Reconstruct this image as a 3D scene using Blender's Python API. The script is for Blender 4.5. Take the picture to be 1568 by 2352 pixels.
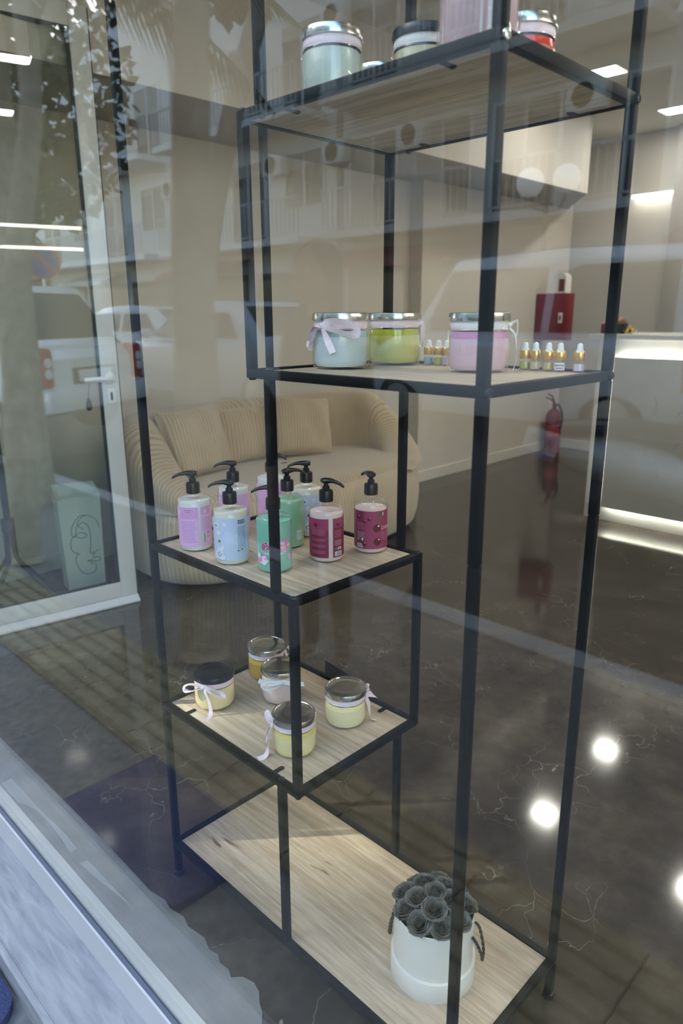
import bpy, bmesh, math, random
from math import pi, sin, cos, radians, sqrt
from mathutils import Vector, Matrix
random.seed(11)
SC = bpy.context.scene
COL = SC.collection
for o in list(bpy.data.objects): bpy.data.objects.remove(o)

# ------------------------------------------------------------------ camera
F_PX = 1627.62
cam_data = bpy.data.cameras.new('camera')
cam_data.sensor_fit = 'HORIZONTAL'; cam_data.sensor_width = 36.0
cam_data.lens = 36.0 * F_PX / 1568.0
cam_data.clip_start = 0.02; cam_data.clip_end = 300
cam_data.dof.use_dof = True; cam_data.dof.focus_distance = 1.38; cam_data.dof.aperture_fstop = 7.0
cam = bpy.data.objects.new('camera', cam_data); COL.objects.link(cam)
CAM = Vector((1.28403, -0.73189, 1.30421))
_r = Vector((0.71166, 0.70251, -0.00461)); _d = Vector((0.18505, -0.19379, -0.96343)); _f = Vector((-0.67771, 0.68478, -0.26791))
cam.matrix_world = Matrix(((_r.x, -_d.x, -_f.x, CAM.x), (_r.y, -_d.y, -_f.y, CAM.y), (_r.z, -_d.z, -_f.z, CAM.z), (0, 0, 0, 1)))
SC.camera = cam

# ------------------------------------------------------------------ world, sun, exposure
W = bpy.data.worlds.new('world'); SC.world = W; W.use_nodes = True
nt = W.node_tree; nt.nodes.clear()
sky = nt.nodes.new('ShaderNodeTexSky'); sky.sky_type = 'NISHITA'; sky.sun_disc = False
sky.sun_elevation = radians(31.5); sky.sun_rotation = radians(221.7); sky.air_density = 1.2; sky.dust_density = 1.5
bg = nt.nodes.new('ShaderNodeBackground'); bg.inputs[1].default_value = 1.15
wo = nt.nodes.new('ShaderNodeOutputWorld')
nt.links.new(sky.outputs[0], bg.inputs[0]); nt.links.new(bg.outputs[0], wo.inputs[0])
SUN_TRAVEL = Vector((0.665 * cos(radians(31.5)), 0.747 * cos(radians(31.5)), -sin(radians(31.5))))
sl = bpy.data.lights.new('sun', 'SUN'); sl.energy = 7.0; sl.angle = radians(0.55); sl.color = (1.0, 0.95, 0.88)
sun = bpy.data.objects.new('sun', sl); COL.objects.link(sun)
sun.location = (-6, -7, 8); sun.rotation_euler = SUN_TRAVEL.to_track_quat('-Z', 'Y').to_euler()
SC.view_settings.view_transform = 'Standard'; SC.view_settings.look = 'None'
SC.view_settings.exposure = 0.0; SC.view_settings.gamma = 1.0; SC.view_settings.use_curve_mapping = False
PANEL_EMIT = 90.0        # ceiling panels
LED_EMIT = 30.0           # counter and shelf strips

# ------------------------------------------------------------------ helpers: materials
def lin(r, g, b):
    f = lambda c: (c / 255.0 / 12.92) if c <= 10 else ((c / 255.0 + 0.055) / 1.055) ** 2.4
    return (f(r), f(g), f(b), 1.0)
def mat(name, col=(.5, .5, .5, 1), rough=.5, metal=0.0, spec=.5, coat=0.0, trans=0.0, emit=None, estr=0.0, sheen=0.0, sss=0.0):
    m = bpy.data.materials.new(name); m.use_nodes = True
    b = m.node_tree.nodes['Principled BSDF']
    b.inputs['Base Color'].default_value = col if len(col) == 4 else (*col, 1)
    b.inputs['Roughness'].default_value = rough; b.inputs['Metallic'].default_value = metal
    b.inputs['Specular IOR Level'].default_value = spec; b.inputs['Coat Weight'].default_value = coat
    b.inputs['Sheen Weight'].default_value = sheen
    if emit: b.inputs['Emission Color'].default_value = emit; b.inputs['Emission Strength'].default_value = estr
    return m
def N(m, t, **kw):
    n = m.node_tree.nodes.new(t)
    for k, v in kw.items():
        if k in ('operation', 'feature', 'blend_type', 'data_type', 'wave_type', 'bands_direction', 'distance', 'noise_dimensions', 'voronoi_dimensions'): setattr(n, k, v)
        else: n.inputs[k].default_value = v
    return n
def L(m, a, b): m.node_tree.links.new(a, b)
def bsdf(m): return m.node_tree.nodes['Principled BSDF']
def coords(m, scale=(1, 1, 1), kind='Object', rot=(0, 0, 0)):
    tc = N(m, 'ShaderNodeTexCoord'); mp = N(m, 'ShaderNodeMapping'); mp.inputs['Scale'].default_value = scale; mp.inputs['Rotation'].default_value = rot
    L(m, tc.outputs[kind], mp.inputs['Vector']); return mp.outputs['Vector']
def ramp(m, fac, stops):
    r = N(m, 'ShaderNodeValToRGB'); e = r.color_ramp.elements
    while len(e) < len(stops): e.new(0.5)
    for el, (p, c) in zip(e, stops): el.position = p; el.color = c if len(c) == 4 else (*c, 1)
    L(m, fac, r.inputs[0]); return r.outputs[0]
def mixc(m, fac, a, b, bt='MIX'):
    n = m.node_tree.nodes.new('ShaderNodeMix'); n.data_type = 'RGBA'; n.blend_type = bt
    for s, v in ((0, fac), (6, a), (7, b)):
        if hasattr(v, 'is_linked') or hasattr(v, 'links'): L(m, v, n.inputs[s])
        else: n.inputs[s].default_value = v
    return n.outputs[2]
def add_bump(m, fac, strength=.3, dist=.002):
    b = N(m, 'ShaderNodeBump', Strength=strength, Distance=dist); L(m, fac, b.inputs['Height']); L(m, b.outputs[0], bsdf(m).inputs['Normal'])
def thin_glass(name, tint=(1, 1, 1, 1), f0=.038, rough=0.0, gloss=(1, 1, 1, 1)):
    """one face of a glass sheet: transmits straight through, reflects by Schlick's law"""
    m = bpy.data.materials.new(name); m.use_nodes = True; t = m.node_tree; t.nodes.clear()
    g = t.nodes.new('ShaderNodeNewGeometry')
    d = t.nodes.new('ShaderNodeVectorMath'); d.operation = 'DOT_PRODUCT'
    t.links.new(g.outputs['Normal'], d.inputs[0]); t.links.new(g.outputs['Incoming'], d.inputs[1])
    def mth(op, a, b=None):
        n = t.nodes.new('ShaderNodeMath'); n.operation = op
        for i, v in enumerate((a, b)):
            if v is None: continue
            if isinstance(v, (int, float)): n.inputs[i].default_value = v
            else: t.links.new(v, n.inputs[i])
        return n.outputs[0]
    ab = mth('ABSOLUTE', d.outputs['Value']); om = mth('SUBTRACT', 1.0, ab); p5 = mth('POWER', om, 5.0)
    fr = mth('ADD', mth('MULTIPLY', p5, 1 - f0), f0)
    tr = t.nodes.new('ShaderNodeBsdfTransparent'); tr.inputs[0].default_value = tint
    gl = t.nodes.new('ShaderNodeBsdfGlossy'); gl.inputs['Roughness'].default_value = rough; gl.inputs[0].default_value = gloss
    mx = t.nodes.new('ShaderNodeMixShader'); t.links.new(fr, mx.inputs[0]); t.links.new(tr.outputs[0], mx.inputs[1]); t.links.new(gl.outputs[0], mx.inputs[2])
    o = t.nodes.new('ShaderNodeOutputMaterial'); t.links.new(mx.outputs[0], o.inputs[0])
    return m

def oak():
    m = mat('oak_board', rough=.55, spec=.2)
    v = coords(m, (1.2, 24, 24)); n = N(m, 'ShaderNodeTexNoise', Scale=3.0, Detail=8.0, Roughness=.62, Distortion=.6); L(m, v, n.inputs['Vector'])
    c = ramp(m, n.outputs[0], [(.28, (.36, .27, .18)), (.45, (.46, .365, .26)), (.6, (.55, .45, .335)), (.78, (.62, .52, .40))])
    v2 = coords(m, (1.0, 9, 9)); n2 = N(m, 'ShaderNodeTexNoise', Scale=2.2, Detail=3.0, Distortion=1.2); L(m, v2, n2.inputs['Vector'])
    crack = ramp(m, n2.outputs[0], [(.295, (.42, .34, .26)), (.325, (1, 1, 1))])
    v3 = coords(m, (3.5, 70, 70)); n3 = N(m, 'ShaderNodeTexNoise', Scale=6.0, Detail=3.0); L(m, v3, n3.inputs['Vector'])
    fine = ramp(m, n3.outputs[0], [(.35, (.84, .83, .80)), (.6, (1, 1, 1))])
    out = mixc(m, 1.0, mixc(m, 1.0, c, crack, 'MULTIPLY'), fine, 'MULTIPLY')
    L(m, out, bsdf(m).inputs['Base Color']); add_bump(m, n3.outputs[0], .15, .0006)
    return m
def veined(name, stops, vein, vscale=2.6, width=.02, rough=.12, nscale=4.0, amount=.8):
    m = mat(name, rough=rough, spec=.5)
    v = coords(m, (1, 1, 1)); n = N(m, 'ShaderNodeTexNoise', Scale=nscale, Detail=9.0, Roughness=.65); L(m, v, n.inputs['Vector'])
    base = ramp(m, n.outputs[0], stops)
    nd = N(m, 'ShaderNodeTexNoise', Scale=2.4, Detail=5.0); L(m, v, nd.inputs['Vector'])
    add = N(m, 'ShaderNodeVectorMath', operation='MULTIPLY_ADD'); add.inputs[1].default_value = (.9, .9, .9); L(m, nd.outputs[1], add.inputs[0]); L(m, v, add.inputs[2])
    vo = N(m, 'ShaderNodeTexVoronoi', feature='DISTANCE_TO_EDGE', Scale=vscale); L(m, add.outputs[0], vo.inputs['Vector'])
    line = ramp(m, vo.outputs[0], [(0.0, (1, 1, 1)), (width, (0, 0, 0))])
    nm = N(m, 'ShaderNodeTexNoise', Scale=3.1, Detail=2.0); L(m, v, nm.inputs['Vector'])
    mask = ramp(m, nm.outputs[0], [(.50, (0, 0, 0)), (.66, (amount,) * 3)])
    fac = mixc(m, 1.0, line, mask, 'MULTIPLY')
    L(m, mixc(m, fac, base, vein), bsdf(m).inputs['Base Color'])
    return m
def noisy(name, a, b, scale=20, rough=.7, detail=6, bump=0.0, dist=.002, spec=.4):
    m = mat(name, rough=rough, spec=spec); n = N(m, 'ShaderNodeTexNoise', Scale=scale, Detail=detail); L(m, coords(m), n.inputs['Vector'])
    L(m, ramp(m, n.outputs[0], [(.3, a), (.7, b)]), bsdf(m).inputs['Base Color'])
    if bump: add_bump(m, n.outputs[0], bump, dist)
    return m

M = {}
M['oak'] = oak()
M['floor'] = veined('dark_marble', [(.30, (.028, .021, .014)), (.5, (.052, .040, .028)), (.72, (.092, .074, .054))], (.42, .39, .35, 1), 4.2, .008, .085, 5.0, .62)
M['marble'] = veined('white_marble', [(.3, (.66, .65, .62)), (.7, (.80, .79, .76))], (.30, .30, .29, 1), 1.5, .018, .25, 2.0, .8)
M['marble_panel'] = veined('grey_marble', [(.3, (.58, .565, .52)), (.7, (.70, .68, .62))], (.13, .125, .115, 1), 1.3, .016, .2, 2.0, .85)
M['sill'] = noisy('sill_marble', (.50, .52, .55), (.74, .75, .77), 9, .45, 8)
def sill_streaks():
    m = M['sill']; v = coords(m, (2.0, 14, 14)); n = N(m, 'ShaderNodeTexNoise', Scale=4.0, Detail=7.0, Distortion=.8); L(m, v, n.inputs['Vector'])
    L(m, ramp(m, n.outputs[0], [(.3, (.205, .21, .225)), (.52, (.275, .28, .292)), (.75, (.335, .34, .345))]), bsdf(m).inputs['Base Color'])
sill_streaks()
M['wall'] = mat('wall_paint', (.60, .555, .49, 1), .65, spec=.3)
M['wall_shaded'] = mat('wall_paint_shaded', (.50, .475, .44, 1), .65, spec=.3)  # shade on the back wall painted in as a greyer wall colour
M['ceiling'] = mat('ceiling_paint', (.60, .575, .53, 1), .8, spec=.2)
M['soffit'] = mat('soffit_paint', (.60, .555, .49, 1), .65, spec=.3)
M['soffit_shade'] = mat('soffit_underside_shade', (.40, .37, .32, 1), .6, spec=.3)  # soffit colour darkened to carry the shade underneath
M['base'] = mat('baseboard_paint', (.66, .62, .55, 1), .4)
M['black'] = mat('black_powder_coat', (.007, .007, .0075, 1), .5, spec=.12)
M['blackp'] = mat('black_plastic', (.010, .010, .012, 1), .3, spec=.5)
M['chrome'] = mat('bright_steel', (.72, .71, .68, 1), .22, 1.0)
M['lidsteel'] = mat('tin_lid', (.62, .62, .60, 1), .2, 1.0)
M['white_alu'] = mat('white_aluminium', (.66, .66, .63, 1), .32, spec=.5)
M['rubber'] = mat('grey_gasket', (.10, .12, .16, 1), .5)
M['darkrub'] = mat('black_gasket', (.012, .018, .018, 1), .5)
M['glass'] = thin_glass('window_glass', (.965, .985, .975, 1))
M['doorglass'] = thin_glass('door_glass', (.86, .88, .85, 1))
M['jarglass'] = thin_glass('jar_glass', (.985, .99, .985, 1), .05)
M['clearp'] = thin_glass('clear_plastic', (.98, .98, .98, 1), .05, .03)
M['panel'] = mat('led_panel', (1, 1, 1, 1), .5, emit=(1, .945, .86, 1), estr=PANEL_EMIT)
M['led'] = mat('led_strip', (1, 1, 1, 1), .5, emit=(1, .95, .82, 1), estr=LED_EMIT)
M['ribbon'] = mat('pink_satin', (.84, .68, .73, 1), .35, spec=.5, sheen=.3)
M['ribbonw'] = mat('white_satin', (.80, .78, .78, 1), .35, spec=.5, sheen=.3)
M['gold'] = mat('gold_metal', (.80, .52, .16, 1), .28, 1.0)
M['rubberw'] = mat('white_rubber', (.82, .81, .77, 1), .45)
M['red'] = mat('red_paint', (.17, .008, .016, 1), .35)
M['white'] = mat('white_plastic', (.78, .78, .76, 1), .4)
M['card'] = mat('black_card', (.016, .016, .022, 1), .6)
M['bark'] = noisy('bark', (.20, .17, .13), (.42, .37, .30), 14, .9, 6, .6, .01)
M['leaf'] = noisy('leaf', (.014, .028, .008), (.04, .065, .02), 3, .6)
M['palm'] = noisy('palm_leaf', (.06, .085, .02), (.17, .19, .06), 4, .5)

# ------------------------------------------------------------------ helpers: objects and shapes
def tag(o, label=None, cat=None, group=None, kind=None):
    if label: o['label'] = label
    if cat: o['category'] = cat
    if group: o['group'] = group
    if kind: o['kind'] = kind
    return o
def thing(name, label, cat, loc=(0, 0, 0), rz=0.0, group=None):
    o = bpy.data.objects.new(name, None); COL.objects.link(o); o.empty_display_size = .05
    o.location = loc; o.rotation_euler = (0, 0, rz); o['wl'] = tuple(loc)
    return tag(o, label, cat, group)
def obj(name, bm, m, parent=None, world=False, smooth=40, recalc=True, label=None):
    if recalc: bmesh.ops.recalc_face_normals(bm, faces=bm.faces)
    if world and parent is not None:
        p = parent
        while p.parent: p = p.parent
        bmesh.ops.translate(bm, verts=bm.verts, vec=-Vector(p['wl']))
    me = bpy.data.meshes.new(name); bm.to_mesh(me); bm.free()
    for x in (m if isinstance(m, (list, tuple)) else [m]): me.materials.append(x)
    if smooth:
        me.polygons.foreach_set('use_smooth', [True] * len(me.polygons))
        try: me.set_sharp_from_angle(angle=radians(smooth))
        except Exception: pass
    o = bpy.data.objects.new(name, me); COL.objects.link(o)
    if parent is not None: o.parent = parent
    if label: o['label'] = label
    return o
def struct(name, bm, m, parent=None, smooth=0):
    o = obj(name, bm, m, parent, smooth=smooth)
    if parent is None: o['kind'] = 'structure'
    return o
def kids(o): return [c for c in bpy.data.objects if c.parent == o]
def dup(o, loc, rz=None, label=None, name=None):
    tree = {}
    for c in bpy.data.objects:
        if c.parent: tree.setdefault(c.parent.name, []).append(c)
    def rec(s, par):
        c = s.copy(); COL.objects.link(c)
        if par is not None: c.parent = par
        for ch in tree.get(s.name, []): rec(ch, c)
        return c
    r = rec(o, None); r.location = loc; r['wl'] = tuple(loc)
    if rz is not None: r.rotation_euler = (0, 0, rz)
    if label: r['label'] = label
    return r
def nb(): return bmesh.new()
def box(bm, x0, x1, y0, y1, z0, z1, bev=0.0, mi=0, mtx=None):
    vs = [bm.verts.new((x, y, z)) for x in (x0, x1) for y in (y0, y1) for z in (z0, z1)]
    fs = [bm.faces.new([vs[i] for i in q]) for q in ((0, 1, 3, 2), (4, 6, 7, 5), (0, 4, 5, 1), (2, 3, 7, 6), (0, 2, 6, 4), (1, 5, 7, 3))]
    for f_ in fs: f_.material_index = mi
    geo = vs
    if bev > 0:
        r = bmesh.ops.bevel(bm, geom=list({e for f_ in fs for e in f_.edges}), offset=bev, segments=2, affect='EDGES', profile=.5)
        for f_ in r['faces']: f_.material_index = mi
        geo = list({v for f_ in r['faces'] for v in f_.verts} | {v for v in vs if v.is_valid})
    if mtx is not None: bmesh.ops.transform(bm, matrix=mtx, verts=geo)
    return bm
def bx(*a, **k): return box(nb(), *a, **k)
def lathe(prof, n=32, bm=None, c=(0, 0, 0), mi=0, a0=0.0, a1=2 * pi, rmod=None):
    bm = bm or nb(); full = abs(a1 - a0 - 2 * pi) < 1e-6; rings = []
    cnt = n if full else n + 1
    for r, z in prof:
        if r < 1e-6: rings.append([bm.verts.new((c[0], c[1], c[2] + z))] * cnt); continue
        ring = []
        for k in range(cnt):
            a = a0 + (a1 - a0) * k / n; rr = r * (rmod(k, z) if rmod else 1)
            ring.append(bm.verts.new((c[0] + rr * cos(a), c[1] + rr * sin(a), c[2] + z)))
        rings.append(ring)
    for A, B in zip(rings, rings[1:]):
        for k in range(n):
            k2 = (k + 1) % cnt
            q = []
            for v in (A[k], A[k2], B[k2], B[k]):
                if v not in q: q.append(v)
            if len(q) >= 3:
                try: bm.faces.new(q).material_index = mi
                except ValueError: pass
    return bm
def frame_path(pts, closed=False):
    P = [Vector(p) for p in pts]; n = len(P); T = []
    for i in range(n):
        a = P[(i - 1) % n] if (closed or i > 0) else P[i]; b = P[(i + 1) % n] if (closed or i < n - 1) else P[i]
        T.append((b - a).normalized())
    up = Vector((0, 0, 1)) if abs(T[0].z) < .9 else Vector((1, 0, 0)); u = T[0].cross(up).normalized(); U = []
    for i in range(n):
        if i:
            u = u - T[i] * u.dot(T[i])
            u = u.normalized() if u.length > 1e-6 else T[i].orthogonal().normalized()
        U.append(u)
    return P, T, U
def tube(bm, pts, rad, n=8, closed=False, mi=0, caps=True):
    P, T, U = frame_path(pts, closed); rings = []
    for i, p in enumerate(P):
        v = T[i].cross(U[i]); r = rad[i] if isinstance(rad, (list, tuple)) else rad
        rings.append([bm.verts.new(p + (U[i] * cos(2 * pi * k / n) + v * sin(2 * pi * k / n)) * r) for k in range(n)])
    m = len(rings)
    for i in range(m if closed else m - 1):
        A, B = rings[i], rings[(i + 1) % m]
        for k in range(n): bm.faces.new((A[k], A[(k + 1) % n], B[(k + 1) % n], B[k])).material_index = mi
    if caps and not closed: bm.faces.new(rings[0][::-1]).material_index = mi; bm.faces.new(rings[-1]).material_index = mi
    return bm
def spline(ctrl, per=8):
    P = [Vector(p) for p in ctrl]; P = [P[0] * 2 - P[1]] + P + [P[-1] * 2 - P[-2]]; out = []
    for i in range(1, len(P) - 2):
        for k in range(per):
            t = k / per; a, b, c_, d = P[i - 1:i + 3]
            out.append(.5 * ((2 * b) + (c_ - a) * t + (2 * a - 5 * b + 4 * c_ - d) * t * t + (3 * b - a - 3 * c_ + d) * t ** 3))
    out.append(P[-2]); return out
def prism(bm, poly, a0, a1, axis='x', mi=0):
    def pt(p, t): return {'x': (t, p[0], p[1]), 'y': (p[0], t, p[1]), 'z': (p[0], p[1], t)}[axis]
    A = [bm.verts.new(pt(p, a0)) for p in poly]; B = [bm.verts.new(pt(p, a1)) for p in poly]; n = len(poly)
    for k in range(n): bm.faces.new((A[k], A[(k + 1) % n], B[(k + 1) % n], B[k])).material_index = mi
    bm.faces.new(A[::-1]).material_index = mi; bm.faces.new(B).material_index = mi
    return bm
def grid(bm, fn, nu, nv, closed_u=False, mi=0, uv=None):
    V = [[bm.verts.new(fn(i / nu, j / nv)) for j in range(nv + 1)] for i in range(nu if closed_u else nu + 1)]
    for i in range(nu):
        for j in range(nv):
            f_ = bm.faces.new((V[i][j], V[(i + 1) % len(V)][j], V[(i + 1) % len(V)][j + 1], V[i][j + 1])); f_.material_index = mi
            if uv is not None:
                for lp, (a, b) in zip(f_.loops, ((i, j), (i + 1, j), (i + 1, j + 1), (i, j + 1))): lp[uv].uv = (a / nu, b / nv)
    return V
def text_geo(body, size, align='CENTER'):
    cu = bpy.data.curves.new('t', 'FONT'); cu.body = body; cu.size = size; cu.align_x = align; cu.resolution_u = 2
    o = bpy.data.objects.new('t', cu); COL.objects.link(o); dg = bpy.context.evaluated_depsgraph_get(); dg.update()
    me = bpy.data.meshes.new_from_object(o.evaluated_get(dg)); res = ([tuple(v.co) for v in me.vertices], [tuple(p.vertices) for p in me.polygons])
    bpy.data.objects.remove(o); bpy.data.curves.remove(cu); bpy.data.meshes.remove(me); return res
# ================================================================== THE SETTING
GY = -0.21            # middle of the window pane
BACK_Y = 5.90; LEFT_X = -2.20; LEFT_IN = -2.32; RIGHT_X = 2.40; CEIL = 2.80
struct('floor', bx(-2.34, RIGHT_X + .02, -.178, BACK_Y + .02, -.06, 0), M['floor'])
struct('ceiling', bx(-2.45, RIGHT_X + .1, -.35, BACK_Y + .1, CEIL, CEIL + .12), M['ceiling'])
bm = bx(LEFT_IN - .12, LEFT_IN, -.35, 3.65, -.06, CEIL); box(bm, LEFT_IN - .12, LEFT_X, 3.65, BACK_Y, -.06, CEIL); struct('wall_left', bm, M['wall'])
struct('wall_back', bx(LEFT_IN - .12, RIGHT_X + .1, BACK_Y, BACK_Y + .12, -.06, CEIL), M['wall_shaded'])
struct('wall_right', bx(RIGHT_X, RIGHT_X + .12, -.35, BACK_Y, -.06, CEIL), M['wall'])
bm = bx(-3.2, -1.84, -.35, -.18, -.2, 4.2); box(bm, -3.2, 3.4, -.35, -.18, 2.62, 4.2); box(bm, 2.36, 3.4, -.35, -.18, -.2, 2.62); struct('wall_front', bm, mat('facade_paint', (.62, .60, .56, 1), .8))
bm = bx(LEFT_X - .001, LEFT_X + .014, 3.65, BACK_Y, 0, .09, .003); box(bm, LEFT_IN, LEFT_IN + .014, -.17, 3.636, 0, .09, .003); box(bm, LEFT_IN + .014, LEFT_X + .014, 3.636, 3.65, 0, .09); struct('baseboard_left', bm, M['base'])
struct('baseboard_back', bx(LEFT_X + .014, RIGHT_X, BACK_Y - .014, BACK_Y, 0, .09, .003), M['base'])
# dropped soffit along the left wall, underside shade painted in, end cut back to the wall
poly = [(LEFT_IN, -.17), (-1.67, -.17), (-1.67, 5.10), (LEFT_X, 5.80), (LEFT_X, 3.65), (LEFT_IN, 3.65)]
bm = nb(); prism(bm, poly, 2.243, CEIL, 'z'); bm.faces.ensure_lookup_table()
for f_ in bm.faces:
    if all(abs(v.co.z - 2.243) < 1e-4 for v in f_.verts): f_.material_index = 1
struct('trim_soffit', bm, [M['soffit'], M['soffit_shade']])
# shop window: pane, frame profiles
wf = struct('window_1', bx(-.72, 2.36, -.213, -.207, -.012, 2.60), M['glass'])
bm = nb(); prism(bm, [(-.222, .001), (-.2262, .0), (-.2332, -.06), (-.215, -.06)], -.80, 2.40, 'x'); prism(bm, [(-.222, 2.60), (-.236, 2.60), (-.236, 2.66), (-.215, 2.66)], -.80, 2.40, 'x')
struct('window_bead_outer', bm, mat('outer_white_frame', (.46, .46, .46, 1), .4), wf)  # a darker white than the inner bead
struct('window_gasket', prism(nb(), [(-.2125, .0005), (-.222, .0005), (-.222, -.05), (-.2125, -.05)], -.72, 2.36, 'x'), M['rubber'], wf)
bm = nb(); prism(bm, [(-.2075, .004), (-.178, .006), (-.178, -.06), (-.2075, -.06)], -.80, 2.40, 'x'); box(bm, -.80, -.72, -.236, -.178, -.06, 2.66); box(bm, 2.36, 2.40, -.236, -.178, -.06, 2.66); box(bm, -1.86, 2.40, -.206, -.178, 2.60, 2.66)
struct('window_bead_inner', bm, M['white_alu'], wf)
# small chip in the outer bead
# marble threshold with a rounded nose
prof = [(-.16, -.06), (-.348, -.06), (-.356, -.0625), (-.360, -.067), (-.3605, -.071), (-.365, -.075), (-.372, -.079), (-.3745, -.086), (-.3745, -.135), (-.16, -.135)]
sl_ = struct('trim_threshold', prism(nb(), prof, -2.2, 3.0, 'x'), M['sill'], smooth=30)
# ceiling panels (x, y)
PAN = [(-1.10, 4.12), (-1.14, 5.36), (.28, .76), (.10, 4.12), (.10, 5.36), (1.3, 4.12), (1.3, 2.4), (1.6, .76), (1.3, 5.36)]
for i, (x, y) in enumerate(PAN):
    t = thing('ceiling_light', ('square white ceiling panel light seen lit above the counter, the one nearer the window' if i == 0 else 'square white ceiling panel light at the right edge, deeper in the shop' if i == 1 else 'square lit panel in the ceiling outside the frame, mirrored in the door glass' if i == 2 else 'square lit ceiling panel light in the grid overhead, out of the frame'), 'light', (x, y, CEIL), 0, 'ceiling panel lights')
    s = .100
    bm = nb(); prof_ = [(-s, -s), (s, -s), (s, s), (-s, s)]
    bm = lathe([(.128, 0), (.128, -.004), (.150, -.004), (.150, 0)], 4, a0=pi / 4, a1=2 * pi + pi / 4); obj('rim', bm, M['white'], t, smooth=0)
    bm = nb(); box(bm, -s, s, -s, s, -.003, -.0005); 
    bmesh.ops.bevel(bm, geom=[e for e in bm.edges if abs(e.verts[0].co.z - e.verts[1].co.z) > .001], offset=.022, segments=4, affect='EDGES')
    obj('diffuser', bm, M['panel'], t, smooth=0)
# LED shelf line on the back wall and two on the right wall (they mirror in the door glass)
def led_shelf(label, x0, x1, y0, y1, z, face):
    t = thing('lit_wall_shelf', label, 'shelf', ((x0 + x1) / 2, (y0 + y1) / 2, z))
    obj('board', bx(x0, x1, y0, y1, z, z + .022, .002), M['white'], t, world=True)
    if face == 'y': obj('led_strip', bx(x0, x1, y0 - .004, y0, z - .012, z + .012), M['led'], t, world=True)
    else: obj('led_strip', bx(x0 - .004, x0, y0, y1, z - .012, z + .012), M['led'], t, world=True)
led_shelf('thin lit shelf edge glowing on the back wall above the counter', -1.62, -1.26, 5.84, 5.90, 2.285, 'y')
led_shelf('upper glowing shelf edge on the right wall, mirrored in the door glass', 2.28, 2.40, .2, 1.9, 2.07, 'x')
led_shelf('lower glowing shelf edge on the right wall, mirrored in the door glass', 2.28, 2.40, .2, 1.9, 1.89, 'x')
# tall cabinet side seen at the right edge of the back wall
t = thing('wall_column', 'grey column on the back wall right of the lit shelf edge', 'column', (-1.11, 5.80, 0))
obj('shaft', bx(-1.26, -.96, 5.80, 5.898, 0, 2.798, .004), mat('column_paint', (.36, .345, .32, 1), .6), t, world=True)

# ================================================================== DOOR (swung open into the shop)
hx, hy = -1.79, -.17
da = math.atan2(.83 - hy, -1.64 - hx) ; DL = 1.005
door = bpy.data.objects.new('door_1', None); COL.objects.link(door); door.location = (hx, hy, 0); door.rotation_euler = (0, 0, da); door['kind'] = 'structure'; door['wl'] = (hx, hy, 0)
tag(door, 'white aluminium glass shop door standing open inward', None)
# local: x along the leaf from hinge to lock, y = -normal; camera side is local -y
T0, T1 = -.0225, .0225; DH = 2.45; st = .076
bm = bx(0, st, T0, T1, .035, DH, .003); box(bm, DL - st, DL, T0, T1, .035, DH, .003); box(bm, st, DL - st, T0, T1, .035, .108, .003); box(bm, st, DL - st, T0, T1, DH - .078, DH, .003)
obj('door_frame', bm, M['white_alu'], door)
obj('edge_gasket', bx(DL + .0002, DL + .004, T0 + .002, T1, .04, DH - .002), M['darkrub'], door)
bm = nb()
for a in ((st, st + .013, .108, DH - .078), (DL - st - .013, DL - st, .108, DH - .078), (st, DL - st, .108, .119), (st, DL - st, DH - .089, DH - .078)): box(bm, a[0], a[1], T0 + .004, T0 + .012, a[2], a[3])
obj('glazing_gasket', bm, M['darkrub'], door, smooth=0)
obj('door_pane', bx(st + .004, DL - st - .004, -.004, .002, .112, DH - .088), M['doorglass'], door, smooth=0)
obj('drip_rail', prism(nb(), [(T0 - .03, .004), (T0 - .03, .012), (T0 - .004, .034), (T1, .034), (T1, .004)], -.0, DL, 'x'), M['white_alu'], door, smooth=0)
# lever handle, escutcheon, tag
bm = nb(); lathe([(0, .0), (.024, 0), (.026, .003), (.022, .009), (0, .010)], 20, bm); bmesh.ops.rotate(bm, verts=bm.verts, cent=(0, 0, 0), matrix=Matrix.Rotation(pi / 2, 3, 'X'))
bmesh.ops.translate(bm, verts=bm.verts, vec=(DL - .040, T0, 1.045))
tube(bm, spline([(DL - .040, T0 - .008, 1.045), (DL - .042, T0 - .040, 1.045), (DL - .055, T0 - .052, 1.046), (DL - .11, T0 - .054, 1.046), (DL - .165, T0 - .050, 1.044)], 6), [.010] * 12 + [.011] * 13, 12)
obj('door_handle', bm, M['white'], door)
bm = bx(DL - .056, DL - .024, T0 - .006, T0, .935, 1.0, .003); e = obj('escutcheon', bm, M['white'], door)
obj('keyhole', bx(DL - .045, DL - .035, T0 - .0075, T0 - .0055, .950, .985, .0006), M['blackp'], e)
bm = nb(); lathe([(0, -.030), (.010, -.026), (.014, -.012), (.012, .008), (.004, .026), (0, .028)], 14, bm); bmesh.ops.scale(bm, verts=bm.verts, vec=(1, .25, 1)); bmesh.ops.translate(bm, verts=bm.verts, vec=(DL - .128, .016, .935)); tube(bm, [(DL - .128, .016, .962), (DL - .122, .018, 1.0), (DL - .11, .02, 1.04)], .0012, 6)
obj('key_tag', bm, mat('brown_leather', (.10, .03, .025, 1), .5), door, label='small brown oval tag hanging by the lock')

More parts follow.
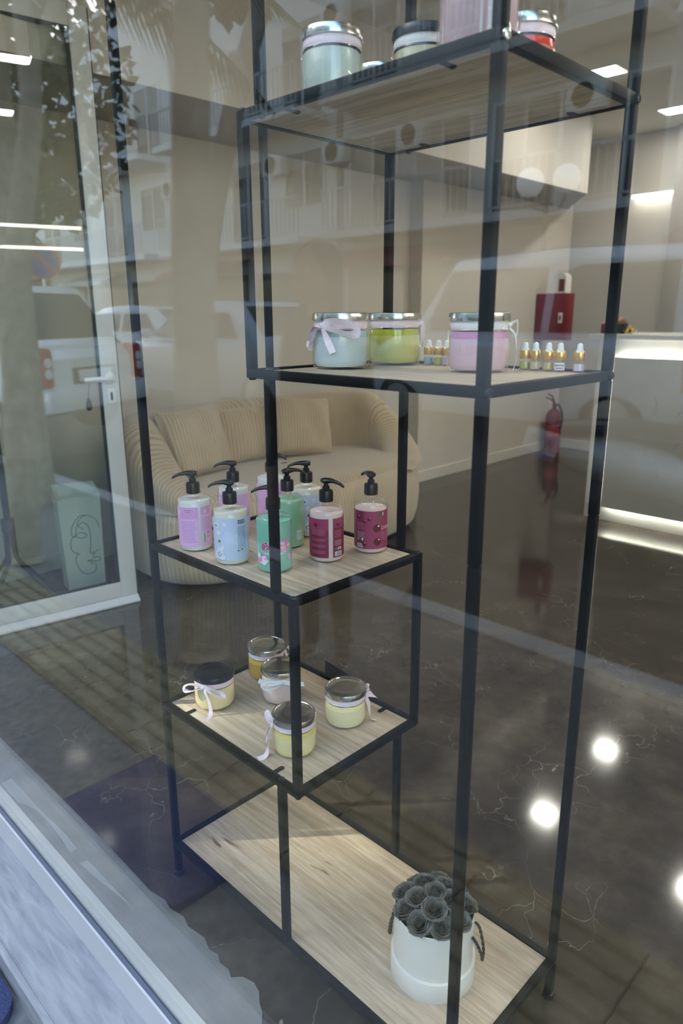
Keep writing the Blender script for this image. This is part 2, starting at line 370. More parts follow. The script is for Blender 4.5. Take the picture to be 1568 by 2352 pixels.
# ================================================================== DISPLAY RACK
RL, RD, RM, D1, D2 = .8, .3338, .4, .0428, .0445; h_ = .0071
ZS = {'bottom': .0908, 's3': .4611, 's2': .8369, 'b': 1.2132, 'a': 1.5894, 'top': 1.966}
rack = thing('display_rack', 'tall black metal display rack with oak shelves standing behind the window', 'rack', (.4, .167, 0))
def rail(bm, p, q, bev=.0014):
    x0, x1 = sorted((p[0], q[0])); y0, y1 = sorted((p[1], q[1])); z0, z1 = sorted((p[2], q[2]))
    box(bm, x0 - h_, x1 + h_, y0 - h_, y1 + h_, z0 - h_, z1 + h_, bev)
def frame(name, x0, x1, z, lab):
    bm = nb()
    for y in (0, RD): rail(bm, (x0, y, z), (x1, y, z))
    for x in (x0, x1): rail(bm, (x, 2 * h_ + .0002, z), (x, RD - 2 * h_ - .0002, z))
    obj('shelf_frame', bm, M['black'], rack, world=True, label=lab)
    g = h_ + .0008
    obj('shelf_board', bx(x0 + g, x1 - g, g, RD - g, z - h_ + .001, z + h_ - .0035, .0008), M['oak'], rack, world=True)
FR = {'bottom': (0, RL), 's3': (0, RM + D2), 's2': (0, RM + D2), 'b': (RM - D1, RL), 'a': (RM - D1, RL), 'top': (0, RL)}
for k, (x0, x1) in FR.items(): frame(k, x0, x1, ZS[k], None)
def post(x, y, z0, z1): 
    bm = nb(); box(bm, x - h_, x + h_, y - h_, y + h_, z0, z1, .0014); obj('post', bm, M['black'], rack, world=True)
for y in (0, RD):
    ins = .0005
    # continuous corner posts beside the frames are cut by them
    for x, zs in ((0, ['bottom', 's3', 's2', 'top']), (RL, ['bottom', 'b', 'a', 'top'])):
        z = [0.012] + sum(([ZS[k] - h_, ZS[k] + h_] for k in zs), [])
        for i in range(0, len(z) - 1, 2): 
            if x == RL and i == 2: post(x, y, z[i], .9915); post(x, y, .9925, z[i + 1])
            else: post(x, y, z[i], z[i + 1])
    post(RM, y, ZS['bottom'] + h_, ZS['s3'] - h_); post(RM, y, ZS['s2'] + h_, ZS['b'] - h_); post(RM, y, ZS['a'] + h_, ZS['top'] - h_)
    post(RM + D2, y, ZS['s3'] + h_, ZS['s2'] - h_); post(RM - D1, y, ZS['b'] + h_, ZS['a'] - h_)
    for x in (0, RL):
        obj('foot', lathe([(0, 0), (.011, 0), (.012, .003), (.0105, .011), (.006, .013), (0, .013)], 16, c=(x, y, 0)), M['blackp'], rack, world=True)
def bolt(p, axis, bright=False):
    bm = lathe([(0, 0), (.0062, 0), (.0064, .0012), (.0054, .0030), (.0034, .0034), (.0030, .0022), (0, .0022)], 18)
    R_ = {'x': Matrix.Rotation(pi / 2, 3, 'Y'), 'z': Matrix.Identity(3), '-z': Matrix.Rotation(pi, 3, 'X'), '-x': Matrix.Rotation(-pi / 2, 3, 'Y')}[axis]
    bmesh.ops.rotate(bm, verts=bm.verts, cent=(0, 0, 0), matrix=R_); bmesh.ops.translate(bm, verts=bm.verts, vec=p)
    obj('bolt', bm, M['chrome'] if bright else M['blackp'], rack, world=True)
for y in (0, RD):
    for k in ('a', 'b'):
        bolt((RL + h_, y, ZS[k]), 'x', k == 'a' and y == 0); bolt((RM - D1, y, ZS[k] + (h_ if k == 'a' else -h_)), 'z' if k == 'a' else '-z')
    bolt((RM, y, ZS['b'] + h_), 'z'); bolt((RM, y, ZS['a'] - h_), '-z'); bolt((RM, y, ZS['s3'] + h_), 'z')
    bolt((RM + D2, y, ZS['s2'] + h_), 'z'); bolt((RM + D2, y, ZS['s3'] - h_), '-z')
    bolt((-h_, y, 1.0069), '-x'); bolt((-h_, y, .981), '-x')
def clip(x, y, z, side, up):
    s = 1 if side == 'front' else -1
    bm = nb(); n_ = 8; pts = [(-.005, 0), (.005, 0), (.005, .018)] + [(.005 * cos(a), .018 + .005 * sin(a)) for a in [pi * k / n_ for k in range(1, n_)]] + [(-.005, .018)]
    prism(bm, [(x + a, y + s * (h_ + b)) for a, b in pts], z - .0008, z + .0008, 'z'); lathe([(0, 0), (.0028, 0), (.002, .0012), (0, .0014)], 10, bm, (x, y + s * (h_ + .018), z + (.0008 if up else -.0022)))
    obj('board_clip', bm, M['black'], rack, world=True)
for side, y in (('front', 0), ('back', RD)):
    for x in (.074, .37): clip(x, y, ZS['s3'] + h_ - .0026, side, True)
    for x in (.45, .72): clip(x, y, ZS['a'] - h_ + .0002, side, False)
# ================================================================== GOODS
TOP = lambda k: ZS[k] + h_ - .0035          # top of a board
def cam_az(x, y): return math.atan2(CAM.y - y, CAM.x - x)
def pal(name, c, rough=.4, **k): M[name] = mat(name, c if not isinstance(c[0], int) else lin(*c), rough, **k); return M[name]
# ---------- printing wrapped round a cylinder
class Wrap:
    def __init__(s, r, a0): s.bm = nb(); s.r = r; s.a0 = a0; s.mats = []
    def mi(s, m):
        if m not in s.mats: s.mats.append(m)
        return s.mats.index(m)
    def P(s, x, z, lift): a = s.a0 + x / s.r; R = s.r + lift; return (R * cos(a), R * sin(a), z)
    def rect(s, x0, x1, z0, z1, m, lift=.0003):
        n = max(1, int(abs(x1 - x0) / .003)); i = s.mi(m)
        V = [[s.bm.verts.new(s.P(x0 + (x1 - x0) * k / n, z, lift)) for z in (z0, z1)] for k in range(n + 1)]
        for k in range(n): s.bm.faces.new((V[k][0], V[k + 1][0], V[k + 1][1], V[k][1])).material_index = i
    def disc(s, x, z, rx, rz, m, lift=.0006, n=14, wob=0.0, seed=0):
        i = s.mi(m); rnd = random.Random(seed); c = s.bm.verts.new(s.P(x, z, lift))
        ring = []
        for k in range(n):
            a = 2 * pi * k / n; w = 1 + wob * (rnd.random() - .5) * 2
            ring.append(s.bm.verts.new(s.P(x + rx * w * cos(a), z + rz * w * sin(a), lift)))
        for k in range(n): s.bm.faces.new((c, ring[k], ring[(k + 1) % n])).material_index = i
    def text(s, body, x, z, size, m, lift=.0007, align='CENTER', sx=1.0):
        i = s.mi(m); vs, fs = text_geo(body, size, align); V = [s.bm.verts.new(s.P(x + v[0] * sx, z + v[1], lift)) for v in vs]
        for f_ in fs:
            try: s.bm.faces.new([V[k] for k in f_]).material_index = i
            except ValueError: pass
    def lines(s, x0, x1, z0, z1, m, n, lift=.0005, seed=1, fill=.45):
        rnd = random.Random(seed)
        for k in range(n):
            z = z1 - (z1 - z0) * (k + .5) / n; hgt = (z1 - z0) / n * fill / 2; x = x0; xe = x1 - rnd.random() * .15 * (x1 - x0)
            while x < xe:
                w = .0012 + .003 * rnd.random(); s.rect(x, min(x + w, xe), z - hgt, z + hgt, m, lift); x += w + .0006
    def barcode(s, x0, x1, z0, z1, m_w, m_b, seed=3, vertical=False):
        s.rect(x0, x1, z0, z1, m_w, .0005); rnd = random.Random(seed)
        if vertical:
            z = z0 + .0012
            while z < z1 - .0012:
                w = .0003 + .0006 * rnd.random(); s.rect(x0 + .0008, x1 - .0008, z, min(z + w, z1), m_b, .0007); z += w + .0004 + .0004 * rnd.random()
        else:
            x = x0 + .0012
            while x < x1 - .0012:
                w = .0003 + .0006 * rnd.random(); s.rect(x, min(x + w, x1), z0 + .001, z1 - .001, m_b, .0007); x += w + .0004 + .0004 * rnd.random()
    def build(s, name, parent): return obj(name, s.bm, s.mats, parent, smooth=0, recalc=False)

# ---------- pump bottles
BR = .0335
B_PROF = [(0, 0), (.027, 0), (.0318, .0022), (.0335, .007), (.0335, .094), (.0326, .1005), (.0295, .1055), (.022, .1095), (.0135, .1115), (.0125, .113), (.0125, .118)]
for n_, c_ in [('lotion_white', (.80, .77, .73)), ('lotion_cream', (.78, .74, .62)), ('lotion_rose', (.76, .60, .58)), ('gel_green', (.24, .56, .42)), ('gel_green_light', (.32, .56, .36))]: pal(n_, c_ + (1,), .35)
for n_, c_ in [('lilac', (232, 182, 222)), ('lilac_dark', (220, 162, 210)), ('sky_label', (196, 205, 228)), ('cherry_label', (150, 58, 92)), ('cherry_dark', (126, 36, 68)), ('cherry_text', (176, 110, 130)), ('print_white', (236, 236, 236)), ('print_black', (24, 22, 28)), ('print_grey', (118, 130, 160)), ('print_pink', (222, 140, 190)), ('print_magenta', (168, 50, 110)), ('print_green', (60, 110, 60)), ('print_yellow', (205, 190, 70)), ('print_blue', (90, 105, 175)), ('cherry_red', (92, 14, 34)), ('flower_white', (225, 226, 232)), ('lilac_text', (200, 150, 206)), ('cream_star', (232, 222, 200))]: pal(n_, c_, .45)
def pump(t, az):
    bm = lathe([(.0128, .1165), (.0138, .1172), (.0138, .136), (.0128, .1385), (.0085, .1395), (.0070, .1402), (.0070, .146), (.0062, .146)], 36, rmod=lambda k, z: 1 - (.022 if (k % 2 and .117 < z < .137) else 0)); obj('pump_collar', bm, M['blackp'], t)
    # head: domed cap and a tapering beak
    sec = [(-.0100, .0008, .1575, .0010), (-.0092, .0060, .1570, .0040), (-.004, .0092, .1568, .0058), (.002, .0098, .1570, .0060), (.008, .0086, .1578, .0052), (.014, .0066, .1580, .0042), (.024, .0050, .1565, .0034), (.033, .0042, .1535, .0030), (.0395, .0036, .1495, .0027), (.0405, .0012, .1488, .0010)]
    bm = nb(); rings = []
    for x, w, z, hh in sec: rings.append([bm.verts.new((x, w * cos(2 * pi * k / 14), z + hh * sin(2 * pi * k / 14))) for k in range(14)])
    for A, B in zip(rings, rings[1:]):
        for k in range(14): bm.faces.new((A[k], A[(k + 1) % 14], B[(k + 1) % 14], B[k]))
    bm.faces.new(rings[0][::-1]); bm.faces.new(rings[-1])
    lathe([(.0052, .140), (.0052, .146), (.0046, .146), (.0046, .156)], 16, bm)
    bmesh.ops.rotate(bm, verts=bm.verts, cent=(0, 0, 0), matrix=Matrix.Rotation(az, 3, 'Z'))
    obj('pump_head', bm, M['blackp'], t)
def bottle(x, y, label, fill, print_fn, beak, clear=False, fill_top=.105):
    t = thing('pump_bottle', label, 'bottle', (x, y, TOP('s2') + .0004), 0, 'pump bottles on the middle shelf')
    obj('bottle_body', lathe(B_PROF, 40), M['clearp'], t)
    ins = .0011; pr = [(max(0, r - ins), z + ins * (1 if z < .05 else 0)) for r, z in B_PROF if z <= fill_top]
    pr += [(pr[-1][0], fill_top), (0, fill_top)] if pr[-1][0] > 0 else []
    obj('contents', lathe(pr, 40), M[fill], t)
    print_fn(t, cam_az(x, y)); pump(t, beak); return t
LEFT = math.atan2(-.70251, -.71166)
def p_lilac(gap, seed, back=True):
    def f(t, a):
        w = Wrap(BR, a); G = gap
        w.rect(G + .0032, G + 2 * pi * BR - .0025, .011, .094, M['lilac']); w.rect(G + .0032 + .0001, G + .028, .0785, .0939, M['lilac_dark'], .0004); w.rect(G - .0025 - .040, G - .0026, .070, .0939, M['lilac_dark'], .0004)
        lab = w.build('label', t); v = Wrap(BR, a)
        v.text('COCONUT', G - .0225, .0870, .0030, M['print_black'], sx=1.1); v.text('SUGAR', G - .0225, .0832, .0028, M['print_black'], sx=1.2)
        for i, (x, z, r) in enumerate([(G - .045, .083, .0042), (G + .0135, .084, .0042)]):
            for k in range(6): v.disc(x + r * .55 * cos(k * pi / 3), z + r * .55 * sin(k * pi / 3), r * .5, r * .22 if k % 3 == 0 else r * .42, M['cream_star'], .0006, 8)
        v.lines(G - .040, G - .006, .020, .066, M['lilac_text'], 12, seed=seed); v.lines(G + .006, G + .028, .045, .072, M['lilac_text'], 8, seed=seed + 1)
        v.barcode(G + .006, G + .0125, .017, .041, M['print_white'], M['print_black'], seed, True)
        v.disc(G + .018, .031, .0026, .0026, M['print_yellow']); v.disc(G + .018, .039, .002, .002, M['print_blue']); v.disc(G + .018, .022, .0022, .0022, M['cream_star'])
        v.build('print', lab)
    return f
def p_sky(off, seed):
    def f(t, a):
        w = Wrap(BR, a); w.rect(off - .098, off + .098, .011, .094, M['sky_label']); lab = w.build('label', t); v = Wrap(BR, a); rnd = random.Random(seed)
        for x, z, r in [(off - .013, .083, .0030), (off - .026, .066, .0046), (off - .018, .037, .0032), (off - .032, .080, .0058), (off + .010, .060, .0012)]: v.disc(x, z, r, r * 1.02, M['flower_white'], .0006, 12)
        for x, z, r in [(off - .032, .080, .0030), (off - .0245, .050, .0030)]: v.disc(x, z, r, r * .9, M['print_green'] if z < .06 else M['print_grey'], .0009, 9, .3, seed)
        for k in range(9): v.disc(off - .026 + .0075 * cos(k * .7) * (k % 3 + .3) / 2.2, .023 + .0085 * sin(k * .7) * (k % 3 + .3) / 2.2, .0062, .0056, M['flower_white'], .0006 + k * .00003, 12, .18, k)
        for k in range(5): v.disc(off - .026 + .004 * cos(k * 1.3), .023 + .004 * sin(k * 1.3), .0012, .0022, M['print_grey'], .0010, 6, .2, k)
        v.lines(off + .012, off + .031, .034, .078, M['print_grey'], 15, seed=seed); v.lines(off + .013, off + .030, .082, .091, M['print_black'], 3, seed=seed + 2, fill=.6)
        for i, m_ in enumerate(('print_blue', 'print_yellow', 'print_green')): v.disc(off + .0125 + i * .0042, .030 + .0008 * i, .0018, .0018, M[m_])
        v.build('print', lab)
    return f
def p_cotton(off, seed, front=True):
    def f(t, a):
        v = Wrap(BR, a)
        if front:
            for k in range(12): v.disc(off + .016 + .009 * cos(k * .9), .052 + .008 * sin(k * 1.7), .0070, .0062, M['print_pink'] if k % 3 else M['lotion_rose'], .0004 + k * .00003, 12, .22, k)
            for k in range(9): v.disc(off - .026 + .008 * cos(k * .9), .027 + .006 * sin(k * 1.9), .0055, .0048, M['print_pink'] if k % 2 else M['flower_white'], .0004 + k * .00003, 12, .25, k + 30)
            for k in range(4): v.disc(off - .021 + .003 * k, .052 + .003 * sin(k * 2.), .0050, .0060, M['print_magenta'], .0004 + k * .00002, 10, .25, k + 60)
            for k in range(5): v.disc(off + .031 + .002 * cos(k * 2.), .030 + .003 * sin(k), .0040, .0036, M['print_pink'], .0004 + k * .00003, 10, .25, k + 80)
            v.text('COTTON', off - .0005, .0560, .0098, M['print_white'], .0009, sx=.92); v.text('CANDY', off - .0005, .0455, .0098, M['print_white'], .0009, sx=1.02); v.text('SHOWER GEL', off, .0375, .0062, M['print_white'], .0009)
            for k in range(14): v.disc(off + .0 - .009 * cos(pi * k / 13), .076 + .003 * sin(2 * pi * k / 13), .0009, .0006, M['print_white'], .0008, 6)
        else:
            v.lines(off - .002, off + .028, .045, .082, M['gel_green_light'], 13, seed=seed); v.barcode(off + .014, off + .026, .018, .038, M['print_white'], M['gel_green'], seed, True); v.lines(off - .012, off + .010, .018, .038, M['gel_green_light'], 6, seed=seed + 4)
        v.build('print', t)
    return f
def p_cherry(gap, seed, front):
    def f(t, a):
        w = Wrap(BR, a); v = Wrap(BR, a)
        if gap is not None:
            w.rect(gap + .0045, gap + 2 * pi * BR - .0045, .011, .089, M['cherry_dark']); lab = w.build('label', t); G = gap
            w2 = [(G - .045, G - .008), (G + .008, G + .028)]
            v.rect(G - .046, G - .0046, .066, .0888, M['cherry_label'], .0004); v.rect(G + .0046, G + .030, .070, .0888, M['cherry_label'], .0004)
            for x in (G - .030, G + .016): v.disc(x, .077, .0042, .0042, M['cherry_red'], .0006); v.disc(x + .001, .080, .0016, .0026, M['cherry_label'], .0008)
            for z0, z1, n in ((.056, .067, 6), (.044, .050, 3), (.032, .038, 3), (.019, .026, 3)): v.lines(G - .041, G - .008, z0, z1, M['cherry_text'], n, seed=seed + n)
            v.lines(G + .008, G + .027, .050, .066, M['cherry_text'], 8, seed=seed); v.lines(G + .008, G + .026, .034, .046, M['print_white'], 5, seed=seed + 1, fill=.22)
            for i, m_ in enumerate(('print_blue', 'print_yellow', 'lotion_rose')): v.disc(G + .0105 + i * .0055, .0285, .0022, .0030, M[m_])
            v.barcode(G + .008, G + .026, .0135, .0225, M['print_white'], M['print_black'], seed)
        else:
            w.rect(-.1, .1, .011, .089, M['cherry_label']); lab = w.build('label', t); o_ = front
            v.rect(-.034, -.014, .011, .0889, M['cherry_dark'], .0004); v.lines(-.030, -.013, .050, .066, M['cherry_text'], 8, seed=seed); v.lines(-.030, -.012, .034, .047, M['print_white'], 5, seed=seed + 3, fill=.22)
            for x, z, r in [(.013, .054, .0085), (.014, .026, .0080), (-.003, .073, .0035), (-.012, .068, .0030), (-.026, .076, .0045), (-.013, .021, .0045)]:
                v.disc(x, z, r, r, M['cherry_red'], .0006, 18); v.disc(x + r * .35, z + r * .55, r * .28, r * .18, M['print_white'], .0009, 8)
            v.disc(.020, .080, .0022, .0075, M['print_green'], .0007, 10); v.disc(.026, .083, .0012, .0045, M['print_white'], .0008, 8)
            v.text('CHERRY', .0215, .0505, .0100, M['print_white'], .0009, 'LEFT', .8); v.lines(.0225, .040, .028, .046, M['cherry_text'], 7, seed=5)
            for i, m_ in enumerate(('print_yellow', 'print_green', 'print_white')): v.disc(-.027 + i * .005, .031, .0020, .0026, M[m_])
            v.barcode(-.030, -.016, .0135, .0215, M['print_white'], M['print_black'], seed)
        v.build('print', lab)
    return f
bottle(.087, .050, 'lilac label pump bottle at the left front corner, barcode facing out', 'lotion_white', p_lilac(.009, 3), LEFT + .15)
bottle(.063, .168, 'lilac label pump bottle behind the blue one, beside the left corner', 'lotion_white', p_lilac(-.05, 9), LEFT)
bottle(.207, .052, 'pale blue label pump bottle at the front with white flower and droplets', 'lotion_cream', p_sky(0, 4), LEFT)
bottle(.300, .082, 'clear pump bottle of green gel with pink candy floss print behind front post', 'gel_green', p_cotton(0, 5), LEFT + .05, True, .099)
bottle(.209, .196, 'green gel pump bottle standing behind the one with the pink print', 'gel_green_light', p_cotton(.004, 6, False), LEFT + pi + .5, True, .099)
bottle(.045, .290, 'lilac label pump bottle at the far back, mostly hidden by the front post', 'lotion_white', p_lilac(.03, 7), LEFT + pi - .4)
bottle(.180, .276, 'pale blue label pump bottle at the back right of the front post', 'lotion_cream', p_sky(.028, 8), LEFT + .05)
bottle(.329, .191, 'cherry red label pump bottle with white seam and ingredient text facing out', 'lotion_rose', p_cherry(.0085, 9, 0), LEFT + pi - .55, True, .097)
bottle(.355, .291, 'cherry red label pump bottle with cherries, rightmost at the back', 'lotion_rose', p_cherry(None, 10, 0), LEFT - 1.15, True, .090)

# ---------- jars
def smooth_prof(r, h, lid_h):
    nr = r * .90; b = h - lid_h
    return [(0, .0012), (r * .80, .0012), (r * .90, .0), (r * .97, .0035), (r, .0095), (r, b - .018), (r * .985, b - .0135), (r * .95, b - .0105), (nr, b - .0085), (nr, b + .006)]
def jar(shelf, x, y, r, h, label, fill, lid, group, liquid=None, lid_r=.97, ribbon='ribbon', strands=(), fill_lvl=None):
    t = thing('candle_jar', label, 'jar', (x, y, TOP(shelf) + .0004), 0, group); lh = .0125
    P = smooth_prof(r, h, lh); obj('glass_body', lathe(P, 48), M['jarglass'], t)
    ins = .0028; lvl = fill_lvl or (h - lh - .016)
    pr = [(0, .0045), (r * .86, .0045), (r - ins - .002, .0085), (r - ins, .014), (r - ins, min(lvl, h - lh - .019))]
    if lvl > h - lh - .019: pr.append((r * .955 - ins, lvl))
    zt = pr[-1][1]; rt = pr[-1][0]
    if liquid:
        obj('contents', lathe([p for p in pr if p[1] < zt - .012] + [(r - ins, zt - .010), (0, zt - .010)], 48), M[fill], t)
        obj('top_layer', lathe([(0, zt - .0098), (r - ins, zt - .0098), (rt, zt), (0, zt)], 48), M[liquid], t)
    else: obj('contents', lathe(pr + [(0, zt)], 48), M[fill], t)
    lr = r * lid_r; z0 = h - lh
    lp = [(lr - .002, z0 - .001), (lr, z0), (lr + .0004, z0 + .003), (lr - .0002, z0 + .0085), (lr - .0012, z0 + .0115), (lr - .003, h - .0003), (lr * .88, h), (lr * .85, h - .0012), (lr * .83, h - .0012), (lr * .80, h - .0004), (lr * .45, h - .0006), (0, h - .0006)]
    obj('lid', lathe(lp, 60, rmod=lambda k, z: 1 - (.006 if (k % 2 and z0 + .001 < z < z0 + .009) else 0)), M[lid], t)
    rb = nb(); zc = h - lh - .0068; rr = r * .905 + .0006
    lathe([(rr, zc - .0060), (rr + .0004, zc), (rr, zc + .0060)], 40, rb)
    K0 = cam_az(x, y)
    for st_ in strands:
        az = K0 + radians(st_['az']); Nn = Vector((cos(az), sin(az), 0)); Tt = Vector((-sin(az), cos(az), 0)); K = Nn * (rr + .001) + Vector((0, 0, zc))
        ctl = [K + Tt * (a * .001) + Nn * (b * .001) + Vector((0, 0, c * .001)) for a, b, c in st_['pts']]; pts = spline(ctl, 10); w = st_.get('w', .0085) * .62; tw = st_.get('tw', (.5, 1.0)); V = []
        Nv = (Nn * .85 + Vector((0, 0, .52))).normalized(); loop_ = (pts[0] - pts[-1]).length < .004
        for i, p in enumerate(pts):
            tg = (pts[min(i + 1, len(pts) - 1)] - pts[max(i - 1, 0)]).normalized(); wd = tg.cross(Nv); wd = wd.normalized() if wd.length > .12 else Vector((0, 0, 1)); sp_ = i / (len(pts) - 1)
            fi = (1.05 * sin(2 * pi * sp_) if loop_ else .55 * sin(pi * sp_ * 1.6 + .4)); ax = tg.cross(wd); wd = (wd * cos(fi) + ax * sin(fi)).normalized()
            if V and (V[-1][1].co - V[-1][0].co).dot(wd) < 0: wd = -wd
            V.append((rb.verts.new(p - wd * w), rb.verts.new(p + wd * w)))
        for A, B in zip(V, V[1:]): rb.faces.new((A[0], B[0], B[1], A[1]))
        if st_.get('knot'):
            q = lathe([(0, -.004), (.003, -.003), (.004, 0), (.003, .003), (0, .004)], 10); me_ = bpy.data.meshes.new('k'); q.to_mesh(me_); q.free(); n0 = len(rb.verts); rb.from_mesh(me_); rb.verts.ensure_lookup_table()
            bmesh.ops.translate(rb, verts=rb.verts[n0:], vec=K + Nn * .0015); bpy.data.meshes.remove(me_)
    ro = obj('ribbon', rb, M[ribbon], t, smooth=0, recalc=False)
    so = ro.modifiers.new('thickness', 'SOLIDIFY'); so.thickness = .0003; so.offset = 0
    return t
for n_, c_ in [('gel_lemon', (.88, .77, .42)), ('gel_pale', (.84, .76, .47)), ('gel_honey', (.60, .38, .07)), ('gel_honey_top', (.75, .50, .08)), ('gel_peach', (.84, .69, .38)), ('gel_blush', (.80, .66, .62)), ('gel_lemon_top', (.82, .66, .22)), ('gel_aqua', (.62, .70, .70)), ('gel_aqua_top', (.42, .58, .58)), ('gel_lime', (.56, .53, .12)), ('gel_lime_top', (.40, .40, .01)), ('gel_pink', (.66, .44, .50)), ('gel_pink_top', (.55, .22, .42)), ('gel_sage', (.48, .52, .44)), ('gel_straw', (.48, .45, .28)), ('gel_mauve', (.52, .36, .38)), ('gel_coral', (.60, .22, .14)), ('gel_red', (.62, .03, .01))]: pal(n_, c_ + (1,), .25, spec=.4)
G3 = 'small candle jars on the low shelf'; GB = 'large candle jars on the upper shelf'; GA = 'candle jars on the top shelf'
loopL = [(0, 1, 0), (-14, 6, 5), (-30, 9, 5), (-42, 10, -3), (-40, 10, -12), (-26, 8, -11), (-10, 4, -4), (0, 1, 0)]
loopR = [(0, 1, 0), (14, 5, 1), (30, 5, -1), (46, 2, -6), (50, 2, -13), (38, 4, -15), (18, 5, -8), (0, 1, 0)]
jar('s3', .079, .079, .0465, .0805, 'pale yellow candle jar with a black lid and pink bow at left', 'gel_peach', 'blackp', G3, None, .98, 'ribbon',
    [dict(az=-32, pts=loopL, tw=(.75, .65), w=.0075, knot=1), dict(az=-32, pts=loopR, tw=(.55, .8), w=.0075), dict(az=-32, pts=[(0, 1, 0), (8, 6, -12), (16, 7, -30), (20, 9, -50), (21, 16, -59.5), (22, 34, -60.2)], tw=(.0, .0, 1), w=.007)])
jar('s3', .061, .245, .0465, .0805, 'honey orange candle jar with a silver lid at the back left', 'gel_honey', 'lidsteel', G3, 'gel_honey_top', .98, 'ribbon',
    [dict(az=78, pts=[(0, 1, 0), (6, 6, 8), (12, 10, 4), (10, 10, -8), (4, 6, -12), (0, 1, 0)], w=.006, tw=(.8, .5), knot=1)])
jar('s3', .168, .198, .0457, .0805, 'blush pink candle jar with a white bow in the middle, behind the short post', 'gel_blush', 'lidsteel', G3, None, .98, 'ribbonw',
    [dict(az=4, pts=[(0, 1, 0), (-16, 8, 2), (-34, 10, 5), (-52, 8, 12)], w=.0085, tw=(.6, .8), knot=1), dict(az=4, pts=[(0, 1, 0), (18, 8, -2), (36, 8, -5), (47, 6, -7)], w=.0085, tw=(.5, .85)), dict(az=4, pts=[(0, 1, 0), (-18, 10, -8), (-38, 12, -8), (-44, 10, 2), (-34, 8, 6), (-14, 4, 2), (0, 1, 0)], w=.007, tw=(.9, .4))])
jar('s3', .338, .087, .0457, .0825, 'bright lemon candle jar with a silver lid nearest the front corner', 'gel_lemon', 'lidsteel', G3, 'gel_lemon_top', .98, 'ribbon',
    [dict(az=-74, pts=[(0, 1, 0), (-4, 8, 10), (-8, 11, 22), (-4, 9, 26), (2, 5, 12), (0, 1, 0)], w=.007, tw=(.3, .1, 1), knot=1), dict(az=-74, pts=[(0, 1, 0), (4, 10, -14), (8, 12, -34), (6, 14, -52), (10, 22, -61), (12, 36, -61.6)], w=.009, tw=(0, 0, 1)), dict(az=-74, pts=[(0, 1, 0), (-3, 9, -8), (-2, 13, -22), (4, 12, -30), (6, 8, -14), (0, 1, 0)], w=.008, tw=(.2, .1, 1))])
jar('s3', .339, .232, .0459, .0805, 'pale lemon candle jar with a silver lid at the right back', 'gel_pale', 'lidsteel', G3, 'gel_lemon', .98, 'ribbon',
    [dict(az=100, pts=[(0, 1, 0), (-6, 4, 18), (-18, 2, 30), (-26, 2, 22), (-12, 3, 12), (0, 1, 0)], w=.006, tw=(1, .3), knot=1), dict(az=84, pts=[(0, 1, 0), (10, 8, -2), (26, 16, -14), (40, 20, -26)], w=.010, tw=(.6, .8)), dict(az=76, pts=[(0, 1, 0), (6, 6, -18), (9, 8, -40), (10, 10, -56), (12, 22, -60)], w=.008, tw=(0, 0, 1))])
jar('b', .419, .142, .0482, .0908, 'large pale blue candle jar with a pink bow, leftmost on its shelf', 'gel_aqua', 'lidsteel', GB, 'gel_aqua_top', .985, 'ribbon',
    [dict(az=-42, pts=[(0, 1, 0), (18, 5, 5), (38, 5, 6), (58, -4, 2), (68, -10, -8), (64, -10, -16), (44, 0, -12), (20, 5, -5), (0, 1, 0)], w=.0080, tw=(.35, 1), knot=1), dict(az=-42, pts=[(0, 1, 0), (-14, 4, -2), (-26, 2, -12), (-33, -2, -26), (-30, -2, -33), (-20, 2, -24), (-8, 4, -8), (0, 1, 0)], w=.009, tw=(.4, .8, .6)), dict(az=-42, pts=[(0, 1, 0), (10, 6, -12), (20, 6, -28), (27, 4, -44)], w=.009, tw=(0, .3, 1)), dict(az=-42, pts=[(0, 1, 0), (-16, 0, -4), (-30, -6, -18), (-36, -8, -42)], w=.008, tw=(.4, .2, 1))])
jar('b', .4236, .276, .0483, .0907, 'large yellow green candle jar standing in the middle of its shelf', 'gel_lime', 'lidsteel', GB, 'gel_lime_top', .985, 'ribbon',
    [dict(az=80, pts=[(0, 1, 0), (10, 4, -2), (24, 4, -12), (34, 2, -28), (28, 2, -34), (14, 4, -20), (0, 1, 0)], w=.009, tw=(.3, .9, .4), knot=1), dict(az=80, pts=[(0, 1, 0), (16, 2, -6), (32, 0, -22), (40, -2, -40)], w=.009, tw=(.2, .7, .7))])
jar('b', .634, .232, .0484, .0900, 'large pink candle jar with a white ribbon loop, behind the front right post', 'gel_pink', 'lidsteel', GB, 'gel_pink_top', .985, 'ribbonw',
    [dict(az=78, pts=[(0, 1, 0), (14, 6, 5), (28, 8, 6), (36, 8, -2), (32, 8, -14), (20, 6, -16), (8, 3, -8), (0, 1, 0)], w=.004, tw=(.8, .6), knot=1), dict(az=78, pts=[(0, 1, -4), (14, 8, -14), (24, 10, -34), (24, 10, -56), (14, 8, -70.0)], w=.004, tw=(.3, .2, 1))])
jar('a', .478, .068, .0445, .0920, 'sage green candle jar with a silver lid, leftmost on the top shelf', 'gel_sage', 'lidsteel', GA, None, .985, 'ribbon')
jar('a', .570, .158, .0455, .0920, 'straw yellow candle jar with a black lid on the top shelf', 'gel_straw', 'blackp', GA, None, .985, 'ribbonw')
jar('a', .724, .068, .0484, .1250, 'tall mauve pink candle jar beside the front right post on top', 'gel_mauve', 'lidsteel', GA, None, .985, 'ribbon')
jar('a', .676, .247, .0455, .0990, 'coral red candle jar with silver lid and ribbon tail, rightmost on top', 'gel_coral', 'lidsteel', GA, 'gel_red', .985, 'ribbon',
    [dict(az=-50, pts=[(0, 1, 6), (4, 12, 2), (10, 14, -20), (12, 14, -44)], w=.009, tw=(0, 0, 1), knot=1)])
